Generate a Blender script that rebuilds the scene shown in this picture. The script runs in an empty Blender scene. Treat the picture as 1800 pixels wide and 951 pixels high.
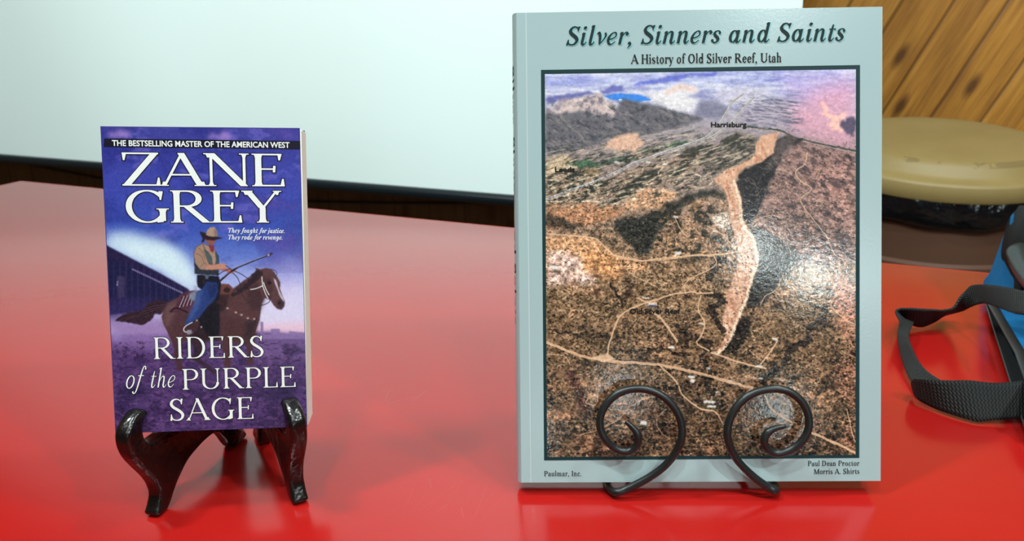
import bpy, bmesh, math, random
import numpy as np
from mathutils import Vector, Matrix

# ------------------------------------------------------------------ camera
F_PX, W_PX, H_PX = 1500.0, 1800.0, 951.0
PITCH, ROLL, TABLE_Z, CAM_H = math.radians(18.0), 0.013, 0.76, 0.289
C = np.array([0.0, 0.0, TABLE_Z + CAM_H])
FW = np.array([0, math.cos(PITCH), -math.sin(PITCH)])
_u = np.array([0, math.sin(PITCH), math.cos(PITCH)]); _r = np.array([1.0, 0, 0])
RT = math.cos(ROLL)*_r - math.sin(ROLL)*_u
UP = math.cos(ROLL)*_u + math.sin(ROLL)*_r
sc = bpy.context.scene
COL = sc.collection
cd = bpy.data.cameras.new('camera'); cam = bpy.data.objects.new('camera', cd); COL.objects.link(cam)
cd.sensor_fit = 'HORIZONTAL'; cd.sensor_width = 36.0; cd.lens = F_PX/W_PX*36.0
cd.clip_start = 0.01
cd.dof.use_dof = True; cd.dof.focus_distance = 0.50; cd.dof.aperture_fstop = 16.0
M = Matrix.Identity(4)
for i in range(3):
    M[i][0], M[i][1], M[i][2], M[i][3] = RT[i], UP[i], -FW[i], C[i]
cam.matrix_world = M
sc.camera = cam

# ------------------------------------------------------------------ world, lights, exposure
sc.view_settings.view_transform = 'Standard'; sc.view_settings.look = 'None'
sc.view_settings.exposure = -0.10; sc.view_settings.gamma = 1.0
sc.view_settings.use_curve_mapping = False
world = bpy.data.worlds.new('world'); sc.world = world; world.use_nodes = True
world.node_tree.nodes['Background'].inputs[0].default_value = (0.80, 0.90, 0.95, 1)
world.node_tree.nodes['Background'].inputs[1].default_value = 0.30
def lamp(name, loc, power, size=0.12, col=(0.87, 1.0, 0.99), target=None):
    l = bpy.data.lights.new(name, 'AREA'); l.shape = 'DISK'; l.size = size; l.energy = power; l.color = col
    o = bpy.data.objects.new(name, l); COL.objects.link(o); o.location = loc
    if target is not None:
        d = Vector(target) - Vector(loc); o.rotation_euler = d.to_track_quat('-Z', 'Y').to_euler()
    return o
LZ = 2.66
lamp('ceiling_lamp', (-0.90, 0.28, LZ), 19)
lamp('ceiling_lamp', (-0.70, 0.40, LZ), 9)
lamp('ceiling_lamp', (-0.20, -0.22, LZ), 16)
lamp('ceiling_lamp', (0.35, -0.45, LZ), 8)
lamp('ceiling_lamp', (-0.55, -0.95, LZ), 7)
lamp('ceiling_lamp', (1.35, -0.70, LZ), 40)
lamp('ceiling_lamp', (0.78, 0.45, LZ), 15)  # extra lamp, added to brighten the right side of the table
lamp('ceiling_lamp', (0.9, -1.9, LZ), 15)
# lamps at the far end of the room, behind the viewer
for x, y, z, w_, d_ in ((2.02, -5.4, 2.31, 8, 0.22), (1.44, -4.8, 2.34, 5, 0.20), (2.58, -5.6, 2.31, 7, 0.24), (0.58, -5.9, 1.47, 2.5, 0.16), (1.82, -5.9, 1.34, 3, 0.18), (-0.18, -5.9, 1.18, 2.5, 0.16)):
    lamp('pendant_lamp', (x, y, z), w_, d_, target=(0.1, 0.45, 0.9))
# added spots that brighten the screen, not known fixtures
_th = math.radians(-22.5)
def _st(s_, t_, z_): return Vector((math.cos(_th)*s_-math.sin(_th)*t_, math.sin(_th)*s_+math.cos(_th)*t_, z_))
for s_, e_ in ((-2.15, 84), (-1.45, 62), (-0.80, 67), (-0.20, 71)):
    l_ = bpy.data.lights.new('added_screen_spot', 'SPOT'); l_.energy = e_; l_.color = (0.86, 1.0, 0.99); l_.spot_size = math.radians(53); l_.spot_blend = 0.55; l_.shadow_soft_size = 0.03
    o_ = bpy.data.objects.new('added_screen_spot', l_); COL.objects.link(o_); o_.location = _st(s_, -0.6, 2.66); o_.rotation_euler = (_st(s_+.02, 1.53, 1.60)-o_.location).to_track_quat('-Z', 'Y').to_euler()

# ------------------------------------------------------------------ helpers
TH = math.radians(-22.5)
E1 = np.array([math.cos(TH), math.sin(TH)]); N1 = np.array([-math.sin(TH), math.cos(TH)])   # along / away from the viewer, room frame
def ST(s, t, z): return (E1[0]*s + N1[0]*t, E1[1]*s + N1[1]*t, z)
def ray(px, py): return FW + RT*((px-900)/F_PX) + UP*((475.5-py)/F_PX)
def at_z(px, py, z): r = ray(px, py); return C + r*((z-C[2])/r[2])
def at_t(px, py, t): r = ray(px, py); return C + r*(t/(r[:2] @ N1))
def proj(P):
    d = np.asarray(P) - C; D = d @ FW
    return 900 + F_PX*(d @ RT)/D, 475.5 - F_PX*(d @ UP)/D

def s2l(c):
    c = np.asarray(c, float)/255.0
    return np.where(c <= 0.04045, c/12.92, ((c+0.055)/1.055)**2.4)
def rgb(r, g, b): v = s2l((r, g, b)); return (float(v[0]), float(v[1]), float(v[2]), 1.0)

def mesh(name, verts, faces, mats, smooth=False, midx=None):
    me = bpy.data.meshes.new(name); me.from_pydata([tuple(map(float, v)) for v in verts], [], [tuple(f) for f in faces])
    for m in (mats if isinstance(mats, (list, tuple)) else [mats]): me.materials.append(m)
    if midx is not None: me.polygons.foreach_set('material_index', midx)
    if smooth: me.polygons.foreach_set('use_smooth', [True]*len(me.polygons))
    me.update(); return me
def add(name, me, parent=None, mw=None):
    o = bpy.data.objects.new(name, me); COL.objects.link(o)
    if parent is not None: o.parent = parent
    if mw is not None: o.matrix_local = mw
    return o
def tag(o, label=None, cat=None, group=None, kind=None):
    if label: o['label'] = label
    if cat: o['category'] = cat
    if group: o['group'] = group
    if kind: o['kind'] = kind
    return o
def empty(name, mw, label, cat):
    o = bpy.data.objects.new(name, None); o.empty_display_size = 0.05; COL.objects.link(o); o.matrix_world = mw
    return tag(o, label, cat)
def fix_normals(me):
    bm = bmesh.new(); bm.from_mesh(me); bmesh.ops.recalc_face_normals(bm, faces=bm.faces); bm.to_mesh(me); bm.free(); return me
def box(name, lo, hi, mat, parent=None, bev=0.0, seg=2, smooth=True):
    bm = bmesh.new(); bmesh.ops.create_cube(bm, size=1.0)
    for v in bm.verts: v.co = Vector([lo[i] + (v.co[i]+0.5)*(hi[i]-lo[i]) for i in range(3)])
    if bev: bmesh.ops.bevel(bm, geom=list(bm.edges), offset=bev, segments=seg, affect='EDGES', profile=0.5)
    bmesh.ops.recalc_face_normals(bm, faces=bm.faces)
    me = bpy.data.meshes.new(name); bm.to_mesh(me); bm.free(); me.materials.append(mat)
    if smooth and bev: sharp(me)
    return add(name, me, parent)
def sharp(me, ang=40):
    me.polygons.foreach_set('use_smooth', [True]*len(me.polygons))
    try: me.set_sharp_from_angle(angle=math.radians(ang))
    except Exception: pass
def crom(P, n=8, closed=False):
    P = np.asarray(P, float); out = []
    m = len(P); rng = range(m if closed else m-1)
    for i in rng:
        if closed: a, b, c, d = P[(i-1) % m], P[i], P[(i+1) % m], P[(i+2) % m]
        else: a, b, c, d = P[max(i-1, 0)], P[i], P[i+1], P[min(i+2, m-1)]
        for k in range(n):
            t = k/n
            out.append(0.5*((2*b) + (c-a)*t + (2*a-5*b+4*c-d)*t*t + (3*b-a-3*c+d)*t**3))
    if not closed: out.append(P[-1])
    return np.array(out)
def tube_geo(P, R, n=12, cap=True):
    P = np.asarray(P, float); m = len(P); R = np.broadcast_to(np.asarray(R, float), (m,))
    T = np.gradient(P, axis=0); T /= np.linalg.norm(T, axis=1)[:, None]
    a = np.array([0, 0, 1.0]) if abs(T[0][2]) < 0.9 else np.array([1.0, 0, 0])
    N = np.cross(T[0], a); N /= np.linalg.norm(N); V = []; Fc = []
    for i in range(m):
        N = N - T[i]*(N @ T[i]); N /= np.linalg.norm(N); B = np.cross(T[i], N)
        for k in range(n):
            w = 2*math.pi*k/n; V.append(P[i] + R[i]*(math.cos(w)*N + math.sin(w)*B))
    for i in range(m-1):
        for k in range(n):
            Fc.append((i*n+k, i*n+(k+1) % n, (i+1)*n+(k+1) % n, (i+1)*n+k))
    if cap:
        Fc.append(tuple(range(n))); Fc.append(tuple((m-1)*n+k for k in range(n)))
    return V, Fc
def tube(name, P, R, mat, parent=None, n=12):
    V, Fc = tube_geo(P, R, n); me = mesh(name, V, Fc, mat); fix_normals(me); sharp(me, 60); return add(name, me, parent)
def lathe(name, prof, mat, parent=None, n=96, fn=None):
    V = []; Fc = []; m = len(prof)
    for i, (r, z) in enumerate(prof):
        for k in range(n):
            w = 2*math.pi*k/n; rr, zz = (r, z) if fn is None else fn(r, z, w, i)
            V.append((rr*math.cos(w), rr*math.sin(w), zz))
    for i in range(m-1):
        for k in range(n): Fc.append((i*n+k, i*n+(k+1) % n, (i+1)*n+(k+1) % n, (i+1)*n+k))
    Fc.append(tuple(range(n))[::-1]); Fc.append(tuple((m-1)*n+k for k in range(n)))
    me = mesh(name, V, Fc, mat); fix_normals(me); sharp(me, 50); return add(name, me, parent)

# ------------------------------------------------------------------ materials
class NT:
    def __init__(self, name):
        self.m = bpy.data.materials.new(name); self.m.use_nodes = True; self.t = self.m.node_tree
        self.b = self.t.nodes['Principled BSDF']
    def n(self, typ, **kw):
        o = self.t.nodes.new(typ)
        for k, v in kw.items():
            if k.startswith('i_'):
                key = k[2:]; key = int(key) if key.isdigit() else key.replace('_', ' ')
                o.inputs[key].default_value = v
            else: setattr(o, k, v)
        return o
    def l(self, a, b): self.t.links.new(a, b)
    def math(self, op, a, b=None, c=None):
        o = self.t.nodes.new('ShaderNodeMath'); o.operation = op
        for i, v in enumerate((a, b, c)):
            if v is None: continue
            if hasattr(v, 'links') or hasattr(v, 'is_linked'): self.l(v, o.inputs[i])
            else: o.inputs[i].default_value = v
        return o.outputs[0]
    def mix(self, fac, a, b):
        o = self.t.nodes.new('ShaderNodeMix'); o.data_type = 'RGBA'
        for s, v in ((o.inputs[0], fac), (o.inputs[6], a), (o.inputs[7], b)):
            if hasattr(v, 'is_linked'): self.l(v, s)
            else: s.default_value = v
        return o.outputs[2]
    def bump(self, h, strength=0.2, dist=0.001):
        o = self.n('ShaderNodeBump', i_Strength=strength, i_Distance=dist); self.l(h, o.inputs['Height']); self.l(o.outputs[0], self.b.inputs['Normal'])
    def set(self, **kw):
        for k, v in kw.items(): self.b.inputs[k.replace('_', ' ')].default_value = v
        return self
    def obj(self, scale=(1, 1, 1)):
        c = self.n('ShaderNodeTexCoord'); mp = self.n('ShaderNodeMapping'); mp.inputs['Scale'].default_value = scale
        self.l(c.outputs['Object'], mp.inputs['Vector']); return mp.outputs[0]
    def noise(self, vec, scale, detail=4, rough=0.55):
        o = self.n('ShaderNodeTexNoise', i_Scale=scale, i_Detail=detail, i_Roughness=rough); self.l(vec, o.inputs['Vector']); return o.outputs['Fac']
    def ramp(self, fac, stops):
        o = self.n('ShaderNodeValToRGB'); r = o.color_ramp
        while len(r.elements) < len(stops): r.elements.new(0.5)
        for e, (p, c) in zip(r.elements, stops): e.position = p; e.color = c
        self.l(fac, o.inputs[0]); return o.outputs[0]

def plain(name, col, rough=0.5, spec=0.5, bump=None, metallic=0.0, var=0.0):
    t = NT(name); t.set(Base_Color=col, Roughness=rough, Metallic=metallic); t.b.inputs['Specular IOR Level'].default_value = spec
    if bump or var:
        v = t.obj()
        if var:
            nz = t.noise(v, 14, 4)
            t.l(t.mix(nz, tuple(c*(1-var) for c in col[:3])+(1,), tuple(min(1, c*(1+var)) for c in col[:3])+(1,)), t.b.inputs['Base Color'])
        if bump: t.bump(t.noise(v, bump[0], 3), bump[1], bump[2])
    return t.m

def mat_vcol(name, rough, gloss_bump):
    t = NT(name); a = t.n('ShaderNodeAttribute', attribute_name='ink'); t.l(a.outputs['Color'], t.b.inputs['Base Color'])
    t.set(Roughness=rough)
    if gloss_bump: t.bump(t.noise(t.obj(), gloss_bump[0], 3), gloss_bump[1], gloss_bump[2])
    return t.m

def mat_laminate():
    t = NT('red_laminate'); v = t.obj()
    nz = t.noise(v, 6, 3)
    base = t.mix(nz, rgb(163, 22, 20), rgb(171, 27, 23))
    # fine hairline scratches
    mp = t.n('ShaderNodeMapping'); mp.inputs['Scale'].default_value = (20, 5, 1); mp.inputs['Rotation'].default_value = (0, 0, 0.9); t.l(v, mp.inputs[0])
    vo = t.n('ShaderNodeTexVoronoi', i_Scale=4.0, feature='DISTANCE_TO_EDGE'); t.l(mp.outputs[0], vo.inputs['Vector'])
    line = t.math('LESS_THAN', vo.outputs['Distance'], 0.004)
    msk = t.math('GREATER_THAN', t.noise(v, 9, 2), 0.66)
    f = t.math('MULTIPLY', t.math('MULTIPLY', line, msk), 0.10)
    t.l(t.mix(f, base, rgb(232, 140, 120)), t.b.inputs['Base Color'])
    t.set(Roughness=0.17); t.b.inputs['Specular IOR Level'].default_value = 0.62
    t.bump(t.noise(v, 900, 2), 0.06, 0.0004)
    return t.m

def mat_planks(name, split, w_d, w_v, tones):
    """tongue-and-groove boards on a wall lying in local x-z: leaning boards right of split, upright ones left of it"""
    t = NT(name); v = t.obj(); sp = t.n('ShaderNodeSeparateXYZ'); t.l(v, sp.inputs[0]); X, Z = sp.outputs[0], sp.outputs[2]
    a = math.radians(25.3)
    across_d = t.math('ADD', t.math('MULTIPLY', X, math.cos(a)), t.math('MULTIPLY', Z, -math.sin(a)))
    along_d = t.math('ADD', t.math('MULTIPLY', X, math.sin(a)), t.math('MULTIPLY', Z, math.cos(a)))
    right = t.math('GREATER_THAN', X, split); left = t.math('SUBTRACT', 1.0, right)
    cell = t.math('ADD', t.math('MULTIPLY', right, t.math('DIVIDE', t.math('ADD', across_d, 0.018), w_d)), t.math('MULTIPLY', left, t.math('DIVIDE', X, w_v)))
    along = t.math('ADD', t.math('MULTIPLY', right, along_d), t.math('MULTIPLY', left, Z))
    idx = t.math('FLOOR', cell); fr = t.math('FRACT', cell)
    edge = t.math('MINIMUM', fr, t.math('SUBTRACT', 1.0, fr))
    wn = t.n('ShaderNodeTexWhiteNoise', noise_dimensions='1D'); t.l(idx, wn.inputs['W'])
    cv = t.n('ShaderNodeCombineXYZ'); t.l(t.math('MULTIPLY', cell, 2.2), cv.inputs[0]); t.l(t.math('ADD', t.math('MULTIPLY', along, 1.6), t.math('MULTIPLY', wn.outputs[0], 37.0)), cv.inputs[1]); t.l(t.math('MULTIPLY', idx, 3.7), cv.inputs[2])
    g1 = t.noise(cv.outputs[0], 2.2, 6, 0.6)
    cv2 = t.n('ShaderNodeCombineXYZ'); t.l(t.math('MULTIPLY', cell, 9.0), cv2.inputs[0]); t.l(t.math('ADD', t.math('MULTIPLY', along, 1.2), t.math('MULTIPLY', wn.outputs[0], 11.0)), cv2.inputs[1]); t.l(idx, cv2.inputs[2])
    g2 = t.noise(cv2.outputs[0], 3.0, 3, 0.5)
    fac = t.math('ADD', t.math('MULTIPLY', g1, 0.8), t.math('ADD', t.math('MULTIPLY', g2, 0.35), t.math('MULTIPLY', t.math('SUBTRACT', wn.outputs[0], 0.5), 0.22)))
    base = t.ramp(fac, [(0.28, tones[0]), (0.55, tones[1]), (0.80, tones[2])])
    # knots
    cv3 = t.n('ShaderNodeCombineXYZ'); t.l(t.math('MULTIPLY', cell, 1.0), cv3.inputs[0]); t.l(t.math('MULTIPLY', along, 4.2), cv3.inputs[1])
    vo = t.n('ShaderNodeTexVoronoi', i_Scale=1.0, voronoi_dimensions='2D'); t.l(cv3.outputs[0], vo.inputs['Vector'])
    kn = t.n('ShaderNodeMapRange'); kn.inputs[1].default_value = 0.05; kn.inputs[2].default_value = 0.16; kn.inputs[3].default_value = 0.85; kn.inputs[4].default_value = 0.0
    t.l(vo.outputs['Distance'], kn.inputs[0])
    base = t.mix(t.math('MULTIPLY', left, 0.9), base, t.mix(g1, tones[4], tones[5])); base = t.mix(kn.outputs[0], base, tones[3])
    gr = t.n('ShaderNodeMapRange'); gr.inputs[1].default_value = 0.0; gr.inputs[2].default_value = 0.055; gr.inputs[3].default_value = 0.75; gr.inputs[4].default_value = 0.0
    t.l(edge, gr.inputs[0])
    t.l(t.mix(gr.outputs[0], base, tones[3]), t.b.inputs['Base Color'])
    t.set(Roughness=0.42)
    t.bump(t.math('MULTIPLY', gr.outputs[0], -1.0), 0.6, 0.004)
    return t.m

def mat_fabric(name, c0, c1, scale, rough=0.9, bump=0.5):
    t = NT(name); v = t.obj()
    w1 = t.n('ShaderNodeTexWave', i_Scale=scale, i_Distortion=0.6, bands_direction='X'); t.l(v, w1.inputs['Vector'])
    w2 = t.n('ShaderNodeTexWave', i_Scale=scale, i_Distortion=0.6, bands_direction='Y'); t.l(v, w2.inputs['Vector'])
    h = t.math('ADD', t.math('MULTIPLY', w1.outputs['Fac'], 0.5), t.math('MULTIPLY', w2.outputs['Fac'], 0.5))
    nz = t.noise(v, 900, 2); f = t.math('ADD', t.math('MULTIPLY', h, 0.5), t.math('MULTIPLY', nz, 0.5))
    t.l(t.mix(f, c0, c1), t.b.inputs['Base Color']); t.set(Roughness=rough); t.b.inputs['Specular IOR Level'].default_value = 0.2
    t.bump(f, bump, 0.0008); return t.m

def mat_webbing():
    t = NT('black_webbing'); uv = t.n('ShaderNodeTexCoord'); sp = t.n('ShaderNodeSeparateXYZ'); t.l(uv.outputs['UV'], sp.inputs[0])
    u, v = sp.outputs[0], sp.outputs[1]
    rib = t.math('SINE', t.math('MULTIPLY', u, 2*math.pi/0.0025))
    zz = t.math('PINGPONG', t.math('MULTIPLY', v, 16.0), 1.0)
    rib2 = t.math('SINE', t.math('ADD', t.math('MULTIPLY', u, 2*math.pi/0.0025), t.math('MULTIPLY', zz, 2.6)))
    h = t.math('ADD', t.math('MULTIPLY', rib2, 0.48), 0.5)
    t.l(t.mix(h, rgb(9, 11, 11), rgb(40, 44, 43)), t.b.inputs['Base Color']); t.set(Roughness=0.72)
    t.b.inputs['Specular IOR Level'].default_value = 0.4
    t.bump(h, 0.7, 0.0012); return t.m

def mat_pages(axis, c0, c1, pitch):
    t = NT('paper_edges'); v = t.obj(); sp = t.n('ShaderNodeSeparateXYZ'); t.l(v, sp.inputs[0])
    cv = t.n('ShaderNodeCombineXYZ'); t.l(t.math('MULTIPLY', sp.outputs[1], 1.0/pitch), cv.inputs[0]); t.l(t.math('MULTIPLY', sp.outputs[2], 6.0), cv.inputs[1]); t.l(t.math('MULTIPLY', sp.outputs[0], 6.0), cv.inputs[2])
    nz = t.noise(cv.outputs[0], 1.0, 3, 0.7)
    t.l(t.mix(nz, c0, c1), t.b.inputs['Base Color']); t.set(Roughness=0.85); t.bump(nz, 0.3, 0.0003); return t.m

M_LAM = mat_laminate()
M_EDGE = plain('red_edge_band', rgb(206, 60, 50), 0.22)
M_STEEL = plain('dark_steel', rgb(60, 60, 62), 0.4, metallic=0.6)
M_LACQ = NT('black_lacquer')
_v = M_LACQ.obj(); _n = M_LACQ.noise(_v, 90, 3)
M_LACQ.l(M_LACQ.mix(M_LACQ.noise(_v, 40, 4), rgb(10, 8, 8), rgb(24, 19, 18)), M_LACQ.b.inputs['Base Color'])
M_LACQ.set(Roughness=0.24); M_LACQ.bump(_n, 0.45, 0.004); M_LACQ = M_LACQ.m
M_BRASS = plain('dull_brass', rgb(120, 100, 60), 0.35, metallic=1.0)
M_IRON = plain('wrought_iron', rgb(22, 28, 28), 0.36, 0.5, bump=(420, 0.12, 0.0006), var=0.25)
M_SCREEN = plain('screen_fabric', rgb(226, 240, 238), 0.8, 0.2)
M_BAR = plain('black_bar', rgb(16, 26, 32), 0.28)
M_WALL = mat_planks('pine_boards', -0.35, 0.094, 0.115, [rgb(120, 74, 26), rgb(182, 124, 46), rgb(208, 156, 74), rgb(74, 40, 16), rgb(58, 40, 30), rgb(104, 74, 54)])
M_PLASTER = plain('stained_boards', rgb(150, 116, 74), 0.7, 0.2, var=0.15)
M_CEIL = plain('white_ceiling', rgb(226, 226, 222), 0.9, 0.2)
M_FLOOR = plain('brown_floor', rgb(110, 82, 60), 0.5, var=0.2)

# ------------------------------------------------------------------ room shell
T_WALL, T_SCR = 2.15, 1.53
S0, S1, T0 = -3.6, 6.2, -8.0
ZC = 2.75
RM = Matrix.Rotation(TH, 4, 'Z')
def struct(name, lo, hi, mat):
    o = box(name, lo, hi, mat, bev=0); o.matrix_world = RM; tag(o, kind='structure'); return o
struct('floor', (S0-.1, T0-.1, -0.1), (S1+.1, T_WALL+.1, 0.0), M_FLOOR)
struct('ceiling', (S0-.1, T0-.1, ZC), (S1+.1, T_WALL+.1, ZC+.1), M_CEIL)
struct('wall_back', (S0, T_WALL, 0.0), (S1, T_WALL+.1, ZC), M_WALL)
struct('wall_left', (S0-.1, T0, 0.0), (S0, T_WALL, ZC), M_PLASTER)
struct('wall_right', (S1, T0, 0.0), (S1+.1, T_WALL, ZC), M_PLASTER)
struct('wall_front', (S0, T0-.1, 0.0), (S1, T0, ZC), M_PLASTER)

# ------------------------------------------------------------------ table
tbl = empty('table', RM @ Matrix.Translation((-0.25, 0.60, 0.0)), 'long red laminate table under the two books, their stands and the blue bag', 'table')
def tb(name, lo, hi, mat, bev, seg=3):
    return box(name, lo, hi, mat, tbl, bev, seg)
TX0, TX1, TY0, TY1 = -1.05, 1.10, -0.40, 0.3895
tb('table_top', (TX0+.003, TY0+.003, 0.728), (TX1-.003, TY1-.003, TABLE_Z), M_LAM, 0.0008)
# edge band: a ring round the top
def ring_band():
    prof = [(0.0, 0.7275), (0.0035, 0.729), (0.0045, 0.733), (0.0045, 0.7555), (0.0035, 0.7590), (0.0012, 0.7600), (0.0, 0.7598)]
    xs = (TX0+.003, TX1-.003); ys = (TY0+.003, TY1-.003); V = []; Fc = []
    cor = [(xs[0], ys[0], -1, -1), (xs[1], ys[0], 1, -1), (xs[1], ys[1], 1, 1), (xs[0], ys[1], -1, 1)]
    for x, y, a, b in cor:
        for d, z in prof: V.append((x+a*d, y+b*d, z))
    m = len(prof)
    for i in range(4):
        j = (i+1) % 4
        for k in range(m-1): Fc.append((i*m+k, j*m+k, j*m+k+1, i*m+k+1))
    me = mesh('edge_band', V, Fc, M_EDGE); fix_normals(me); sharp(me, 50); return add('edge_band', me, tbl)
ring_band()
for x in (TX0+.12, TX1-.12):
    for y in (TY0+.09, TY1-.09):
        V, Fc = tube_geo([(x, y, 0.728), (x, y, 0.0)], 0.016, 16); me = mesh('leg', V, Fc, M_STEEL); fix_normals(me); sharp(me, 50); add('leg', me, tbl)
    V, Fc = tube_geo([(x, TY0+.09, 0.30), (x, TY1-.09, 0.30)], 0.011, 12); me = mesh('leg_brace', V, Fc, M_STEEL); fix_normals(me); sharp(me, 50); add('leg_brace', me, tbl)

# ------------------------------------------------------------------ projection screen
bar_c = at_t(900, 352, T_SCR); sz = float(bar_c[2])
s_r = float(at_t(1411, 6, T_SCR)[:2] @ E1)
SW, SHT = 2.90, 1.95
scr = empty('projection_screen', RM @ Matrix.Translation((s_r - SW/2, T_SCR, sz)), 'white projection screen with black bottom bar hanging in front of the board wall', 'projection screen')
nv = 24; V = []; Fc = []
for i in range(nv+1):
    z = 0.010 + SHT*i/nv
    for x in (-SW/2, SW/2): V.append((x, 0.0, z))
for i in range(nv): Fc.append((2*i, 2*i+1, 2*i+3, 2*i+2))
me = mesh('screen_fabric', V, Fc, M_SCREEN); o = add('screen_fabric', me, scr)
md = o.modifiers.new('thickness', 'SOLIDIFY'); md.thickness = 0.0008
tube('bottom_bar', [(-SW/2-.012, 0, 0), (SW/2+.012, 0, 0)], 0.0115, M_BAR, scr, 20)
box('roller_case', (-SW/2-.05, -0.045, SHT), (SW/2+.05, 0.045, SHT+0.09), M_BAR, scr, 0.012)
for x in (-SW/2+.15, SW/2-.15): box('hanging_bracket', (x-.015, -0.02, SHT+0.08), (x+.015, 0.02, ZC-sz), M_BAR, scr, 0.003)

# power cord pinned along the wall
cp = [at_t(x, y, T_WALL-0.004) for x, y in ((-160, 250), (0, 279), (90, 297), (180, 314), (300, 334), (420, 348), (540, 354), (700, 357), (890, 356), (960, 352), (1080, 352))]
tag(tube('power_cord', crom(cp, 8), 0.0035, plain('cord_rubber', rgb(26, 26, 28), 0.5), None, 10), 'thin dark cord running along the boards below the screen bar', 'cord')

# ------------------------------------------------------------------ trash can
lid_c = at_t(1650, 273, 1.66)
CX, CY, LZ0 = float(lid_c[0]), float(lid_c[1]), float(lid_c[2])
can = empty('trash_can', Matrix.Translation((CX, CY, 0.0)), 'brown trash can with tan lid and black liner behind the table by the wall', 'trash can')
RL = 0.205
lid_m = plain('tan_plastic', rgb(158, 128, 84), 0.5, 0.4, bump=(30, 0.15, 0.004), var=0.12)
def lidmat():
    t = NT('tan_lid_plastic'); v = t.obj(); sp = t.n('ShaderNodeSeparateXYZ'); t.l(v, sp.inputs[0])
    r = t.math('SQRT', t.math('ADD', t.math('POWER', sp.outputs[0], 2.0), t.math('POWER', sp.outputs[1], 2.0)))
    d = t.math('ABSOLUTE', t.math('SUBTRACT', r, 0.168)); band = t.math('LESS_THAN', d, 0.0055)
    mk = t.math('GREATER_THAN', t.noise(v, 16, 4), 0.50)
    nz = t.noise(v, 9, 5)
    base = t.mix(nz, rgb(132, 111, 66), rgb(156, 135, 86))
    t.l(t.mix(t.math('MULTIPLY', t.math('MULTIPLY', band, mk), 0.38), base, rgb(84, 64, 40)), t.b.inputs['Base Color'])
    t.set(Roughness=0.5); t.bump(t.noise(v, 24, 4), 0.12, 0.004); return t.m
prof = [(0.0005, 0.036), (0.08, 0.037), (0.13, 0.0355), (0.158, 0.033), (0.168, 0.030), (0.174, 0.024), (0.180, 0.012), (0.187, 0.007), (0.198, 0.006), (0.203, 0.004), (RL, 0.0), (RL, -0.022), (0.203, -0.025), (0.199, -0.022), (0.198, 0.0), (0.0005, 0.0)]
lid = lathe('lid', prof, lidmat(), can, 128)
lid.matrix_local = Matrix.Translation((0, 0, LZ0)) @ Matrix.Rotation(math.radians(4.6), 4, Vector((math.cos(TH*0.2), math.sin(TH*0.2), 0)))
body_top = LZ0 - 0.035
lathe('body', [(0.12, 0.0), (0.150, 0.004), (0.153, 0.02), (0.178, body_top-0.14), (0.187, body_top-0.135), (0.188, body_top-0.115), (0.182, body_top-0.11), (0.186, body_top), (0.180, body_top), (0.15, 0.03), (0.12, 0.02)], plain('brown_plastic', rgb(88, 60, 46), 0.5, 0.4, bump=(60, 0.1, 0.002)), can, 96)
rng = random.Random(4); ph = [rng.uniform(0, 6.28) for _ in range(8)]
def ruffle(r, z, w, i):
    k = i/9.0
    a = 0.0022*math.sin(9*w+ph[0]+2*k) + 0.0012*math.sin(17*w+ph[1]-3*k) + 0.0007*math.sin(31*w+ph[2]+4*k)
    return r + a*math.sin(math.pi*min(1, k+.15)), z + (0.004*math.sin(5*w+ph[3]) + 0.0015*math.sin(13*w+ph[4]))*k
lathe('liner', [(0.178, body_top+0.008), (0.186, body_top+0.012), (0.194, body_top+0.006), (0.199, body_top-0.006), (0.201, body_top-0.018), (0.200, body_top-0.030), (0.198, body_top-0.040), (0.1945, body_top-0.046), (0.191, body_top-0.049), (0.188, body_top-0.049)], plain('black_plastic_film', rgb(10, 12, 16), 0.16, 0.6, bump=(30, 0.7, 0.008)), can, 160, ruffle)

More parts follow.
